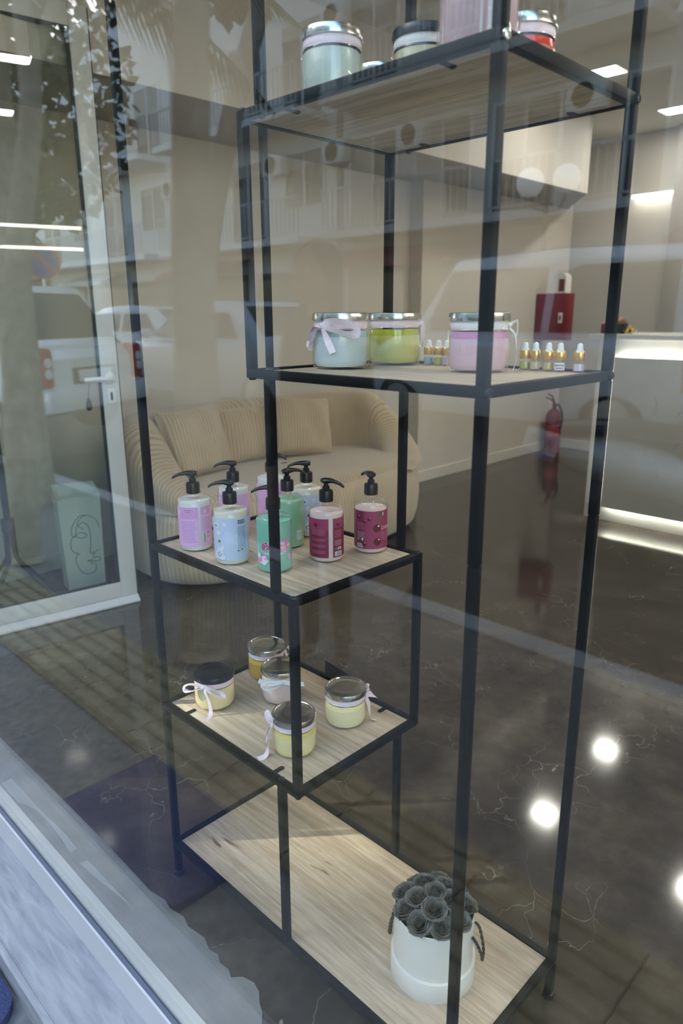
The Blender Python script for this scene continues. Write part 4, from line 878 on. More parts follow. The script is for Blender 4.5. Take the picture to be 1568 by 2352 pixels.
def tree(label, trunk, rad, crowns, n, size, seed, branches=()):
    t = thing('street_tree', label, 'tree', trunk[0], 0, 'street trees'); o0 = Vector(trunk[0])
    bm = nb(); pts = spline([Vector(p) - o0 for p in trunk], 6); m_ = len(pts); tube(bm, pts, [rad * (1.25 - .5 * i / m_) for i in range(m_)], 14); obj('trunk', bm, M['bark'], t)
    for br in branches: b2 = nb(); pts = spline([Vector(p) - o0 for p in br], 5); m_ = len(pts); tube(b2, pts, [rad * .5 * (1.1 - .7 * i / m_) for i in range(m_)], 8); obj('branch', b2, M['bark'], t)
    bm = nb()
    for k, (c, r) in enumerate(crowns): leaf_cloud(bm, Vector(c) - o0, r, n, size, seed + k)
    f_ = obj('foliage', bm, M['leaf'], t, smooth=0, recalc=False); f_['kind'] = 'stuff'; return t
tree('leaning grey street tree trunk nearest the shop at the left, mirrored beside the door', [(-2.92, -1.24, -.135), (-3.08, -1.36, .87), (-3.23, -1.56, 1.83), (-3.34, -1.76, 2.6), (-3.7, -1.9, 3.6)], .072, [((-3.9, -1.9, 4.9), (1.5, 1.0, 1.2))], 900, .22, 1, [[(-3.23, -1.56, 1.83), (-3.55, -1.45, 2.4), (-4.1, -1.45, 3.5)], [(-3.36, -1.74, 2.6), (-3.1, -2.0, 3.4), (-3.0, -2.2, 4.3)]])
tree('slim pale tree trunk standing close before the shop door, mirrored as a tan band', [(-1.13, -1.27, -.135), (-1.23, -1.36, .5), (-1.46, -1.54, 1.16), (-1.60, -1.65, 1.72), (-1.74, -1.80, 2.45), (-1.9, -1.98, 3.4), (-2.1, -2.2, 5.2)], .088, [((-2.2, -2.4, 6.2), (1.2, 1.1, 1.0))], 900, .22, 5)
tree('dense street tree far to the left, beside the parked silver hatchback', [(-9.4, -3.3, -.1), (-9.3, -3.4, 1.2), (-9.2, -3.4, 2.6)], .14, [((-9.0, -3.5, 4.0), (1.9, 1.2, 1.9)), ((-8.0, -2.7, 4.8), (1.3, 1.0, 1.5)), ((-10.4, -5.0, 4.6), (1.7, 1.3, 2.0))], 1700, .24, 9)
tree('unseen tall tree added across the road, its high crown shading the window', [(-9.3, -6.9, .06), (-9.1, -7.2, 3.0), (-8.4, -8.0, 6.4), (-7.6, -8.8, 8.4)], .17, [((-7.6, -9.0, 9.75), (2.4, .8, 1.6)), ((-7.7, -9.1, 9.08), (1.5, .5, .72)), ((-10.7, -9.2, 8.5), (1.45, .9, 1.9))], 2600, .27, 21)  # crowns out of view, placed to keep sun off upper shelves and doorway
# palm
t = thing('palm_tree', 'palm with long drooping fronds left of the shop, mirrored above the door', 'palm', (-4.30, -1.87, -.135)); bm = nb(); tube(bm, spline([(0, 0, 0), (.03, .0, 1.5), (.02, -.02, 2.8), (0, 0, 3.9)], 5), [.16, .15] + [.14] * 14, 14); obj('trunk', bm, M['bark'], t)
def frond(az, el, ln, seed):
    rnd = random.Random(seed); bm = nb(); pts = []; d = Vector((cos(az), sin(az), 0))
    for k in range(15): s = k / 14; pts.append(Vector((0, 0, 3.95)) + d * (ln * (s * cos(el) + .0)) + Vector((0, 0, ln * (s * sin(el) - .55 * s * s * (1.0 + .3 * rnd.random() * 0)))))
    tube(bm, pts, [.022 * (1.1 - s / 15) for s in range(15)], 6)
    side = Vector((-d.y, d.x, 0))
    for k in range(2, 15):
        for j in range(3):
            s = k / 14 - j / 42; i0 = min(13, int(s * 14)); p = pts[i0].lerp(pts[i0 + 1], s * 14 - i0); tg = (pts[i0 + 1] - pts[i0]).normalized(); L_ = .62 * sin(pi * min(1, .18 + .8 * s)) * ln / 2.2
            for sg in (-1, 1):
                dr = (side * sg * .8 + tg * .75 + Vector((0, 0, -.45))).normalized(); w = tg.cross(dr).cross(dr).normalized() * .019
                a, b, e, f_ = p - w * .4, p + dr * L_ * .4 + w, p + dr * L_ + Vector((0, 0, -.12 * L_)), p + dr * L_ * .4 - w; bm.faces.new([bm.verts.new(x) for x in (a, b, e, f_)])
    return bm
for k, (az, el, ln) in enumerate([(-.35, .55, 2.6), (.15, .45, 2.5), (-1.0, .5, 2.5), (.7, .7, 2.4), (-1.7, .5, 2.4), (-2.4, .6, 2.3), (2.6, .6, 2.2), (-.1, 1.0, 2.4), (-.7, .95, 2.5), (-.55, .2, 2.3), (.45, .2, 2.2), (-1.3, .15, 2.2)]): obj('frond', frond(az, el, ln, k), M['palm'], t, smooth=0, recalc=False)

# ---------- cars (real size, x forward, z up from the road)
M['carglass'] = mat('car_glass', (.02, .024, .026, 1), .08, spec=.6); M['tyre'] = mat('tyre', (.02, .02, .02, 1), .8); M['hub'] = mat('wheel_hub', (.5, .5, .5, 1), .35, .7); M['lampred'] = mat('red_lamp', (.45, .03, .03, 1), .2); M['lampw'] = mat('clear_lamp', (.75, .75, .75, 1), .15); M['plate'] = mat('number_plate', (.72, .72, .68, 1), .5); M['trimdark'] = mat('dark_trim', (.03, .03, .03, 1), .6)
def ring(bm, x, poly): return [bm.verts.new((x, y, z)) for y, z in poly]
def loft(bm, rings, mi=0):
    n = len(rings[0])
    for A, B in zip(rings, rings[1:]):
        for k in range(n): bm.faces.new((A[k], A[(k + 1) % n], B[(k + 1) % n], B[k])).material_index = mi
    bm.faces.new(rings[0][::-1]); bm.faces.new(rings[-1])
def car(label, kind, paint, loc, rz, plate, sc=1.0, side_win=2):
    t = thing('parked_car', label, 'car', loc, rz, 'parked cars'); t.scale = (sc, sc, sc); m = mat('car_paint', paint, .25, .0, spec=.5, coat=.6)
    spec = {'hatch': dict(ln=3.72, hw=.83, belt=.92, roof=1.52, cab=(-1.66, -1.30, .35, 1.05), rear=-1.83, hood=.86, fr=1.86), 'sedan': dict(ln=4.3, hw=.86, belt=.93, roof=1.44, cab=(-1.55, -.85, .45, 1.15), rear=-2.1, hood=.88, fr=2.1), 'van': dict(ln=3.75, hw=.85, belt=1.02, roof=1.80, cab=(-1.83, -1.72, .62, 1.08), rear=-1.88, hood=.98, fr=1.88)}[kind]
    hw, bl, rf = spec['hw'], spec['belt'], spec['roof']; xr, xf = spec['rear'], spec['fr']; c0, c1, c2, c3 = spec['cab']
    def sec(w, z0, z1): return [(-w + .06, z0), (-w, z0 + .12), (-w - .02, (z0 + z1) / 2), (-w, z1 - .10), (-w + .09, z1), (w - .09, z1), (w, z1 - .10), (w + .02, (z0 + z1) / 2), (w, z0 + .12), (w - .06, z0)]
    bm = nb(); loft(bm, [ring(bm, x, sec(w, z0, z1)) for x, w, z0, z1 in ((xr, hw - .10, .36, bl - .10), (xr + .08, hw - .04, .30, bl - .02), (xr + .35, hw, .24, bl + .01), (0, hw, .22, bl), (c3, hw, .22, bl - .01), (c3 + .25, hw - .01, .24, spec['hood']), (xf - .22, hw - .06, .26, spec['hood'] - .12), (xf, hw - .18, .34, .62))]); obj('body', bm, m, t, smooth=35)
    bm = nb(); ti = .20
    def cab(wb, wt, z0, z1): return [(-wb, z0), (-wt - .02, z1 - .10), (-wt + .10, z1), (wt - .10, z1), (wt + .02, z1 - .10), (wb, z0)]
    R0 = ring(bm, c0, cab(hw - .06, hw - .07, bl - .04, bl + .02)); R1 = ring(bm, c1, cab(hw - .05, hw - ti, bl - .04, rf - .03)); R2_ = ring(bm, (c1 + c2) / 2, cab(hw - .05, hw - ti, bl - .04, rf)); R3 = ring(bm, c2, cab(hw - .05, hw - ti, bl - .04, rf - .05)); R4 = ring(bm, c3, cab(hw - .06, hw - .10, bl - .04, bl + .01)); loft(bm, [R0, R1, R2_, R3, R4]); obj('roof_pillars', bm, m, t, smooth=30)
    def quad(name, pts, mm, off): # a pane laid just proud of the shell
        bm = nb(); P = [Vector(p) for p in pts]; nrm = (P[1] - P[0]).cross(P[2] - P[1]).normalized() * off; A = [bm.verts.new(p + nrm) for p in P]; B = [bm.verts.new(p - nrm * .2) for p in P]
        for k in range(4): bm.faces.new((A[k], A[(k + 1) % 4], B[(k + 1) % 4], B[k]))
        bm.faces.new(A); bm.faces.new(B[::-1]); return obj(name, bm, mm, t, smooth=0)
    zt = rf - .16; zb = bl + .035
    for s in (-1, 1):
        yb, yt = s * (hw - .052), s * (hw - ti + .012); xs = [c1 + .10, (c1 + c2) / 2 - .03, (c1 + c2) / 2 + .06, c2 + .0]
        e0 = c0 + (c1 - c0) * .55
        def yy(z): return yb + (yt - yb) * (z - bl) / (rf - .1 - bl)
        o_ = -1 if s > 0 else 1
        quad('side_window', [(e0 + .08, yy(zb), zb), (xs[1], yy(zb), zb), (xs[1], yy(zt), zt), (c1 + .06, yy(zt), zt)][::1 if s < 0 else -1], M['carglass'], .006)
        quad('side_window', [(xs[2], yy(zb), zb), (c3 - .22, yy(zb), zb), (c2 - .02, yy(zt), zt), (xs[2], yy(zt), zt)][::1 if s < 0 else -1], M['carglass'], .006)
    def pz(x0, z0, x1, z1, q): return (x0 + (x1 - x0) * q, z0 + (z1 - z0) * q)
    a = pz(c0, bl + .02, c1, rf - .03, .10); b = pz(c0, bl + .02, c1, rf - .03, .88); quad('rear_window', [(a[0], hw - .16, a[1]), (a[0], -hw + .16, a[1]), (b[0], -hw + ti + .13, b[1]), (b[0], hw - ti - .13, b[1])], M['carglass'], -.012)
    a = pz(c3, bl + .01, c2, rf - .05, .06); b = pz(c3, bl + .01, c2, rf - .05, .90); quad('windscreen', [(a[0], -hw + .16, a[1]), (a[0], hw - .16, a[1]), (b[0], hw - ti - .12, b[1]), (b[0], -hw + ti + .12, b[1])], M['carglass'], -.012)
    bm = bx(xr - .10, xr + .10, -hw + .03, hw - .03, .34, .56, .05); obj('rear_bumper', bm, m, t); bm = bx(xf - .12, xf + .06, -hw + .16, hw - .16, .30, .52, .05); obj('front_bumper', bm, m, t)
    for s in (-1, 1):
        bm = nb(); box(bm, xr - .035, xr + .12, min(s * (hw - .21), s * (hw - .035)), max(s * (hw - .21), s * (hw - .035)), .57, .93 if kind != 'sedan' else .80, .035); lo = obj('tail_lamp', bm, M['lampred'], t)
        bm = nb()
        for zc in (.70, .80): q = lathe([(0, 0), (.045, .0), (.045, .012), (0, .018)], 14); bmesh.ops.rotate(q, verts=q.verts, cent=(0, 0, 0), matrix=Matrix.Rotation(-pi / 2, 3, 'Y')); bmesh.ops.translate(q, verts=q.verts, vec=(xr - .033, s * (hw - .12), zc)); me_ = bpy.data.meshes.new('k'); q.to_mesh(me_); q.free(); bm.from_mesh(me_); bpy.data.meshes.remove(me_)
        obj('lamp_lens', bm, M['lampw'], lo)
        bm = nb(); bmesh.ops.create_icosphere(bm, subdivisions=2, radius=1); bmesh.ops.scale(bm, verts=bm.verts, vec=(.15, .14, .09)); bmesh.ops.translate(bm, verts=bm.verts, vec=(xf - .22, s * (hw - .26), .68)); obj('head_lamp', bm, M['lampw'], t)
        bm = nb(); bmesh.ops.create_icosphere(bm, subdivisions=2, radius=1); bmesh.ops.scale(bm, verts=bm.verts, vec=(.05, .10, .07)); bmesh.ops.translate(bm, verts=bm.verts, vec=(c3 - .32, s * (hw + .08), bl + .08)); obj('wing_mirror', bm, m, t)
    for x in (xr + .62, xf - .72):
        for s in (-1, 1):
            w_ = lathe([(0, -.09), (.20, -.09), (.29, -.08), (.305, -.05), (.305, .05), (.29, .08), (.20, .09), (0, .09)], 28); bmesh.ops.rotate(w_, verts=w_.verts, cent=(0, 0, 0), matrix=Matrix.Rotation(pi / 2, 3, 'X')); bmesh.ops.translate(w_, verts=w_.verts, vec=(x, s * (hw - .075), .305)); wo_ = obj('wheel', w_, M['tyre'], t)
            w_ = lathe([(0, -.02), (.19, -.02), (.19, .0), (.05, .012), (0, .012)], 20); bmesh.ops.rotate(w_, verts=w_.verts, cent=(0, 0, 0), matrix=Matrix.Rotation(-s * pi / 2, 3, 'X')); bmesh.ops.translate(w_, verts=w_.verts, vec=(x, s * (hw + .018), .305)); obj('hub_cap', w_, M['hub'], wo_)
    obj('plate_recess', bx(xr - .008, xr + .05, -.34, .34, .575, .735, .01), M['trimdark'], t); pl = obj('number_plate', bx(xr - .018, xr - .008, -.26, .26, .60, .71, .002), M['plate'], t)
    return t
SILV = (.74, .74, .71); WHT = (.72, .72, .72)
ang = math.atan2(.454, -.891)
lamp = Vector((-6.0, -2.76)); fwd = Vector((cos(ang), sin(ang))); lft = Vector((-fwd.y, fwd.x))
# rear-left lamp (from behind) sits at x=-1.85, y=+.7 ; mirrored view swaps sides
pos = lamp + fwd * 1.84 + lft * .70 * 0
cc = Vector((-5.45, -3.05)) + fwd * 1.84
car('silver hatchback parked nose in at left, its rear mirrored in the pane', 'hatch', SILV, (cc.x, cc.y, .10), ang, None, 1.0)
car('white sedan parked beyond the silver hatchback', 'sedan', WHT, (-11.6, -7.2, .06), radians(165), None)
car('pale grey sedan parked in front of the white box van', 'sedan', (.62, .63, .66), (-7.05, -6.0, .06), radians(180), None)
car('white box van parked side on, mirrored at the right of the pane', 'van', (.90, .90, .90), (-2.75, -6.75, .06), radians(180), None, 1.02)

# ---------- scooter with a licence plate
sc = thing('parked_scooter', 'white scooter parked at the kerb with a tilted number plate', 'scooter', (-.65, -3.25, -.10)); M['scoot'] = mat('scooter_white', (.72, .72, .72, 1), .25, coat=.5)
sdir = Vector((.72, -.69, 0)).normalized(); srt = Vector((-sdir.y, sdir.x, 0)); up = Vector((0, 0, 1))
def SP(a, b, z): return sdir * a + srt * b + up * z
for a in (.42, 1.65):
    w_ = lathe([(0, -.05), (.14, -.05), (.20, -.045), (.215, -.02), (.215, .02), (.20, .045), (.14, .05), (0, .05)], 24); bmesh.ops.rotate(w_, verts=w_.verts, cent=(0, 0, 0), matrix=Matrix.Rotation(pi / 2, 3, 'X') ); bmesh.ops.rotate(w_, verts=w_.verts, cent=(0, 0, 0), matrix=Matrix.Rotation(math.atan2(sdir.y, sdir.x), 3, 'Z')); bmesh.ops.translate(w_, verts=w_.verts, vec=SP(a, 0, .215)); obj('wheel', w_, M['tyre'], sc)
def blob(name, sections, m):
    bm = nb(); rg = []
    for a, z, w, hh in sections: rg.append([bm.verts.new(SP(a, w * cos(2 * pi * k / 14), z + hh * sin(2 * pi * k / 14))) for k in range(14)])
    for A, B in zip(rg, rg[1:]):
        for k in range(14): bm.faces.new((A[k], A[(k + 1) % 14], B[(k + 1) % 14], B[k]))
    bm.faces.new(rg[0][::-1]); bm.faces.new(rg[-1]); return obj(name, bm, m, sc, smooth=50)
blob('tail_body', [(.02, .70, .04, .03), (.12, .68, .12, .09), (.35, .62, .16, .14), (.70, .52, .16, .14), (.92, .38, .14, .10), (1.0, .32, .12, .06)], M['scoot']); blob('seat', [(.02, .80, .06, .02), (.12, .80, .13, .045), (.45, .80, .14, .05), (.75, .76, .11, .05), (.84, .74, .06, .03)], M['blackp'])
blob('floorboard', [(.90, .30, .14, .05), (1.15, .28, .15, .05), (1.32, .32, .15, .05)], M['scoot']); blob('leg_shield', [(1.28, .32, .17, .06), (1.36, .60, .20, .10), (1.42, .88, .16, .10), (1.46, 1.02, .10, .06)], M['scoot']); blob('front_fender', [(1.46, .36, .05, .04), (1.62, .46, .08, .05), (1.80, .40, .06, .04)], M['scoot'])
obj('handlebar', tube(nb(), spline([SP(1.30, -.34, 1.06), SP(1.40, -.16, 1.04), SP(1.44, 0, 1.0), SP(1.40, .16, 1.04), SP(1.30, .34, 1.06)], 5), .016, 8), M['blackp'], sc)
for s in (-1, 1): bm = tube(nb(), [SP(1.38, s * .2, 1.04), SP(1.40, s * .28, 1.22)], .006, 6); lathe([(0, -.012), (.055, -.01), (.06, .0), (.055, .01), (0, .012)], 14, bm, SP(1.40, s * .29, 1.25)); obj('mirror', bm, M['blackp'], sc)
pn = Vector((-.25, .90, .25)).normalized()
pr_ = Vector((0, 0, 1)).cross(pn).normalized(); pr_ = (pr_ + Vector((0, 0, .10))).normalized(); pu = pn.cross(pr_).normalized(); pc = Vector((0, 0.05, .72))
bm = nb(); box(bm, -.125, .125, -.0015, .0015, -.075, .075, .001); mt_ = Matrix((( pr_.x, -pn.x, pu.x, pc.x), (pr_.y, -pn.y, pu.y, pc.y), (pr_.z, -pn.z, pu.z, pc.z), (0, 0, 0, 1))); bmesh.ops.transform(bm, matrix=mt_, verts=bm.verts); plo = obj('number_plate', bm, mat('scooter_plate', (.82, .82, .84, 1), .5), sc)
bm = nb(); vs, fs = text_geo('IAI 5222', .075); V = [bm.verts.new(mt_ @ Vector((v[0] * .72, -.0025, v[1] - .012))) for v in vs]
for f_ in fs:
    try: bm.faces.new([V[k] for k in f_])
    except ValueError: pass
obj('plate_text', bm, M['blackp'], plo, smooth=0, recalc=False)
bm = nb(); box(bm, -.125, .125, -.0024, -.0016, -.073, -.050); bmesh.ops.transform(bm, matrix=mt_, verts=bm.verts); obj('plate_band', bm, mat('plate_blue', (.12, .20, .42, 1), .5), plo)

# ---------- twin globe street lamp and road sign
t = thing('street_lamp', 'street lamp with two white globes mirrored near the back corner', 'lamp', (-3.84, -8.70, .06)); obj('lamp_post', tube(nb(), [(0, 0, 0), (0, 0, 2.75)], [.045, .03], 12), M['steel_dark'], t)
for dx, dy, dz in ((-.16, .16, 2.89), (.17, -.18, 2.94)):
    obj('arm', tube(nb(), spline([(0, 0, 2.55), (dx * .7, dy * .7, 2.58), (dx, dy, dz - .15)], 6), .014, 8), M['steel_dark'], t)
    bm = nb(); bmesh.ops.create_uvsphere(bm, u_segments=28, v_segments=18, radius=.178); bmesh.ops.translate(bm, verts=bm.verts, vec=(dx, dy, dz)); obj('globe', bm, mat('opal_globe_glow', (.88, .88, .88, 1), .3, emit=(.86, .92, 1, 1), estr=1.1), t)  # weak glow added so the unlit globes show up in the pane
t = thing('road_sign', 'round blue and red no parking sign on a pole', 'sign', (-9.15, -4.26, -.0)); obj('sign_pole', tube(nb(), [(0, 0, 0), (0, 0, 2.3)], .03, 10), M['hub'], t)
def dsk(r, x0, mm, nm, par, n=24): q = lathe([(0, 0), (r, 0), (r, .004), (0, .004)], n); bmesh.ops.rotate(q, verts=q.verts, cent=(0, 0, 0), matrix=Matrix.Rotation(pi / 2, 3, 'Y')); bmesh.ops.translate(q, verts=q.verts, vec=(.035 + x0, 0, 2.05)); bmesh.ops.rotate(q, verts=q.verts, cent=(0, 0, 0), matrix=Matrix.Rotation(radians(15), 3, 'Z')); return obj(nm, q, mm, par)
sd_ = dsk(.24, 0, M['lampred'], 'sign_disc', t); dsk(.20, .005, mat('sign_blue', (.03, .06, .30, 1), .5), 'blue_field', sd_)
q = bx(.0455, .0475, -.20, .20, -.022, .022); bmesh.ops.rotate(q, verts=q.verts, cent=(0, 0, 0), matrix=Matrix.Rotation(radians(45), 3, 'X')); bmesh.ops.translate(q, verts=q.verts, vec=(0, 0, 2.05)); bmesh.ops.rotate(q, verts=q.verts, cent=(0, 0, 0), matrix=Matrix.Rotation(radians(15), 3, 'Z')); obj('red_bar', q, M['lampred'], sd_)
obj('yellow_sleeve', lathe([(.05, .0), (.06, .02), (.06, .5), (.05, .52)], 14), mat('yellow_sleeve', (.60, .45, .03, 1), .5), t)

# ---------- buildings across the street
M['plasterA'] = mat('pale_plaster', (.72, .72, .72, 1), .85); M['plasterB'] = mat('cream_plaster', (.20, .18, .15, 1), .85); M['plasterC'] = mat('grey_plaster', (.55, .55, .56, 1), .85); M['shutter'] = mat('shutter', (.42, .40, .36, 1), .6); M['bglass'] = mat('window_pane_dark', (.04, .05, .06, 1), .1, spec=.6); M['rail'] = mat('balcony_rail', (.50, .50, .50, 1), .5); M['awning'] = mat('awning_red', (.35, .10, .09, 1), .8); M['shopdark'] = mat('shopfront_dark', (.10, .095, .09, 1), .5)
def building(label, x0, x1, y, h, m, floors, nwin, seed, shop=True):
    t = thing('apartment_building', label, 'building', ((x0 + x1) / 2, y - 4, 0)); rnd = random.Random(seed)
    obj('wall', bx(x0, x1, y - 8, y, 0, h), m, t, world=True, smooth=0); fh = 3.05; g = 3.3; w = (x1 - x0) / nwin
    obj('parapet', bx(x0 - .05, x1 + .05, y - 8, y + .12, h, h + .18), m, t, world=True, smooth=0)
    for f_ in range(floors):
        z = g + f_ * fh
        if z + 2.6 > h: break
        obj('balcony', bx(x0 + .3, x1 - .3, y, y + 1.15, z - .18, z), m, t, world=True, smooth=0)
        bm = nb(); box(bm, x0 + .3, x1 - .3, y + 1.10, y + 1.15, z + .92, z + .98); box(bm, x0 + .3, x1 - .3, y + 1.10, y + 1.14, z + .06, z + .10)
        k = x0 + .35
        while k < x1 - .3: box(bm, k, k + .03, y + 1.105, y + 1.135, z + .1, z + .92); k += .17
        obj('balcony_railing', bm, M['rail'], t, world=True, smooth=0)
        for i in range(nwin):
            xc = x0 + w * (i + .5); dr = rnd.random() < .5; ww = .75; zb = z + (.05 if dr else .9); zt = z + 2.25
            bm = nb(); box(bm, xc - ww - .07, xc + ww + .07, y, y + .06, zt, zt + .07); box(bm, xc - ww - .07, xc + ww + .07, y, y + .06, zb - .05, zb); box(bm, xc - ww - .07, xc - ww, y, y + .06, zb, zt); box(bm, xc + ww, xc + ww + .07, y, y + .06, zb, zt); box(bm, xc - .03, xc + .03, y, y + .05, zb, zt); fo = obj('window', bm, M['white'], t, world=True, smooth=0)
            sh = rnd.random()
            for s in (0, 1):
                a = xc - ww if s == 0 else xc + .03; b = xc - .03 if s == 0 else xc + ww; cut = zt - (zt - zb) * (sh if rnd.random() < .6 else .15)
                if cut < zt - .05: obj('shutter_panel', bx(a, b, y + .005, y + .04, cut, zt), M['shutter'], fo, world=True, smooth=0)
                if cut > zb + .05: obj('pane', bx(a, b, y + .005, y + .02, zb, cut), M['bglass'], fo, world=True, smooth=0)
            if rnd.random() < .35:
                bm = bx(xc + ww + .25, xc + ww + 1.05, y + .03, y + .33, z + 1.75, z + 2.3, .02); ac = obj('air_conditioner', bm, M['white'], t, world=True)
                q = lathe([(0, 0), (.22, 0), (.22, .01), (0, .01)], 20); bmesh.ops.rotate(q, verts=q.verts, cent=(0, 0, 0), matrix=Matrix.Rotation(-pi / 2, 3, 'X')); bmesh.ops.translate(q, verts=q.verts, vec=(xc + ww + .6, y + .331, z + 2.02)); obj('fan_grille', q, M['trimdark'], ac, world=True)
    nb_ = max(2, int((x1 - x0) / 3.2)); ws = (x1 - x0) / nb_
    for i in range(nb_):
        a = x0 + ws * i + .2; b = a + ws - .4; fo = obj('shopfront', bx(a, b, y, y + .04, .25, 2.5), M['shopdark'], t, world=True, smooth=0); obj('pane', bx(a + .1, b - .1, y + .041, y + .05, .4, 2.35), M['bglass'], fo, world=True, smooth=0)
        if i % 2 == 0: bm = nb(); prism(bm, [(y, 2.95), (y + 1.2, 2.55), (y + 1.2, 2.40), (y + 1.17, 2.40), (y + 1.17, 2.52), (y, 2.92)], a - .1, b + .1, 'x'); obj('awning', bm, M['awning'] if i % 4 == 0 else M['shutter'], t, world=True, smooth=0)
building('pale apartment block across the street, with balconies, at the far left', -34, -20.6, -14, 11.3, M['plasterA'], 3, 5, 3)
building('white apartment block with balconies across the street, in the middle', -20.3, -13.0, -14, 11.3, M['plasterA'], 3, 3, 4)
building('grey apartment block with shutters across the street, second from the right', -12.75, -4.2, -14, 11.42, M['plasterC'], 3, 4, 8)
building('cream apartment block with balconies across the street, at right', -4.0, 12, -14, 11.3, M['plasterB'], 3, 6, 12)
bC = [o for o in bpy.data.objects if o.get('label', '').startswith('grey apartment block')][0]
obj('roof_sun_block', bx(-12.52, -10.9, -15.4, -14.2, 11.60, 12.42, .03), M['plasterC'], bC, world=True)  # block added on the roof to shade the right of the bottom shelf

# ================================================================== CEMENT STRIP INSIDE THE PANE
M['cement'] = noisy('grey_cement', (.17, .165, .155), (.24, .235, .22), 8, .85, 8); M['smear'] = mat('pale_adhesive', (.34, .345, .35, 1), .7)
edge = [(-1.84, -.080), (-.87, -.084), (-.54, -.078), (-.223, -.076), (.0, -.079), (.05, -.070), (.077, -.075), (.12, -.066), (.15, -.074), (.175, -.070), (.20, -.066), (.232, -.076), (.255, -.070), (.274, -.079), (.30, -.076), (.319, -.084), (.335, -.066), (.362, -.058), (.385, -.064), (.402, -.077), (.425, -.088), (.441, -.103), (.47, -.100), (.495, -.106), (.60, -.100), (.75, -.088), (1.0, -.096), (1.4, -.090), (2.38, -.094)]
gr = struct('trim_grout', prism(nb(), [(-1.84, -.1778)] + edge + [(2.38, -.1778)][::1], .0002, .0025, 'z'), M['cement'])
for pts in ([(-.664, -.142), (-.597, -.141), (-.533, -.141), (-.474, -.141), (-.417, -.139), (-.368, -.136), (-.318, -.135), (-.255, -.138), (-.250, -.155), (-.276, -.154), (-.308, -.150), (-.382, -.147), (-.441, -.147), (-.474, -.149), (-.513, -.159), (-.543, -.171), (-.66, -.171)],
            [(-.202, -.156), (-.196, -.138), (-.149, -.136), (-.087, -.136), (.026, -.134), (-.041, -.139), (-.111, -.148), (-.153, -.152)]):
    obj('dried_adhesive', prism(nb(), pts, .0026, .0032, 'z'), M['smear'], gr, smooth=0)

# ================================================================== A PERSON ON THE SIDEWALK (mirrored as a dark shape)
px_, py_, pz_ = -.71, -1.60, -.135
per = thing('person', 'person in black clothes standing on the sidewalk facing the window', 'person', (px_, py_, pz_))
def skin_chain(bm_me, chains):
    """chains of (point, radius); returns one evaluated skin mesh"""
    vs, es, rs, idx = [], [], [], {}
    for ch in chains:
        prev = None
        for p, r in ch:
            k = tuple(round(c, 4) for c in p)
            if k not in idx: idx[k] = len(vs); vs.append(p); rs.append(r)
            if prev is not None: es.append((prev, idx[k]))
            prev = idx[k]
    me = bpy.data.meshes.new('sk'); me.from_pydata(vs, es, []); o = bpy.data.objects.new('sk', me); COL.objects.link(o)
    o.modifiers.new('skin', 'SKIN'); 
    for v, r in zip(me.skin_vertices[0].data, rs): v.radius = (r, r) if not isinstance(r, tuple) else r
    me.skin_vertices[0].data[0].use_root = True
    o.modifiers.new('sub', 'SUBSURF').levels = 2
    dg = bpy.context.evaluated_depsgraph_get(); dg.update(); m2 = bpy.data.meshes.new_from_object(o.evaluated_get(dg)); bm_me.from_mesh(m2); bpy.data.objects.remove(o); bpy.data.meshes.remove(me); bpy.data.meshes.remove(m2)
bm = nb(); X = 1
torso = [((0, 0, .93), (.155, .105)), ((0, .005, 1.04), (.125, .090)), ((0, .01, 1.18), (.140, .095)), ((0, .005, 1.32), (.155, .095)), ((0, -.005, 1.395), (.10, .07)), ((0, 0, 1.44), .052), ((0, .012, 1.50), .050)]
chains = [torso]
for s in (-1, 1):
    chains.append([((0, 0, .93), (.155, .105)), ((s * .085, 0, .86), .092), ((s * .090, .012, .66), .072), ((s * .092, .018, .48), .052), ((s * .094, .0, .34), .050), ((s * .095, -.012, .12), .036), ((s * .096, -.016, .055), .036), ((s * .108, .07, .030), .032), ((s * .115, .145, .022), .024)])
    chains.append([((0, .005, 1.32), (.155, .095)), ((s * .155, -.005, 1.365), .056), ((s * .195, -.010, 1.28), .046), ((s * .225, -.015, 1.08), .037), ((s * .232, .03, .98), .032), ((s * .228, .075, .86), .024), ((s * .224, .095, .805), .026), ((s * .222, .105, .765), .028)])
    hb = Vector((s * .222, .107, .765))
    for k, (off, ln) in enumerate([(-.024, .072), (-.008, .080), (.008, .076), (.022, .062)]):
        a = hb + Vector((0, off, -.012)); chains_f = [[(tuple(a + Vector((0, 0, .02))), .009), (tuple(a + Vector((-s * .002, 0, -ln * .45))), .0085), (tuple(a + Vector((-s * .012, .004, -ln * .8))), .0078), (tuple(a + Vector((-s * .022, .006, -ln))), .0068)]]; skin_chain(bm, chains_f)
    skin_chain(bm, [[(tuple(hb + Vector((0, .010, .012))), .011), (tuple(hb + Vector((-s * .010, .034, -.012))), .0105), (tuple(hb + Vector((-s * .018, .044, -.036))), .009), (tuple(hb + Vector((-s * .022, .046, -.052))), .0072)]])
skin_chain(bm, chains)
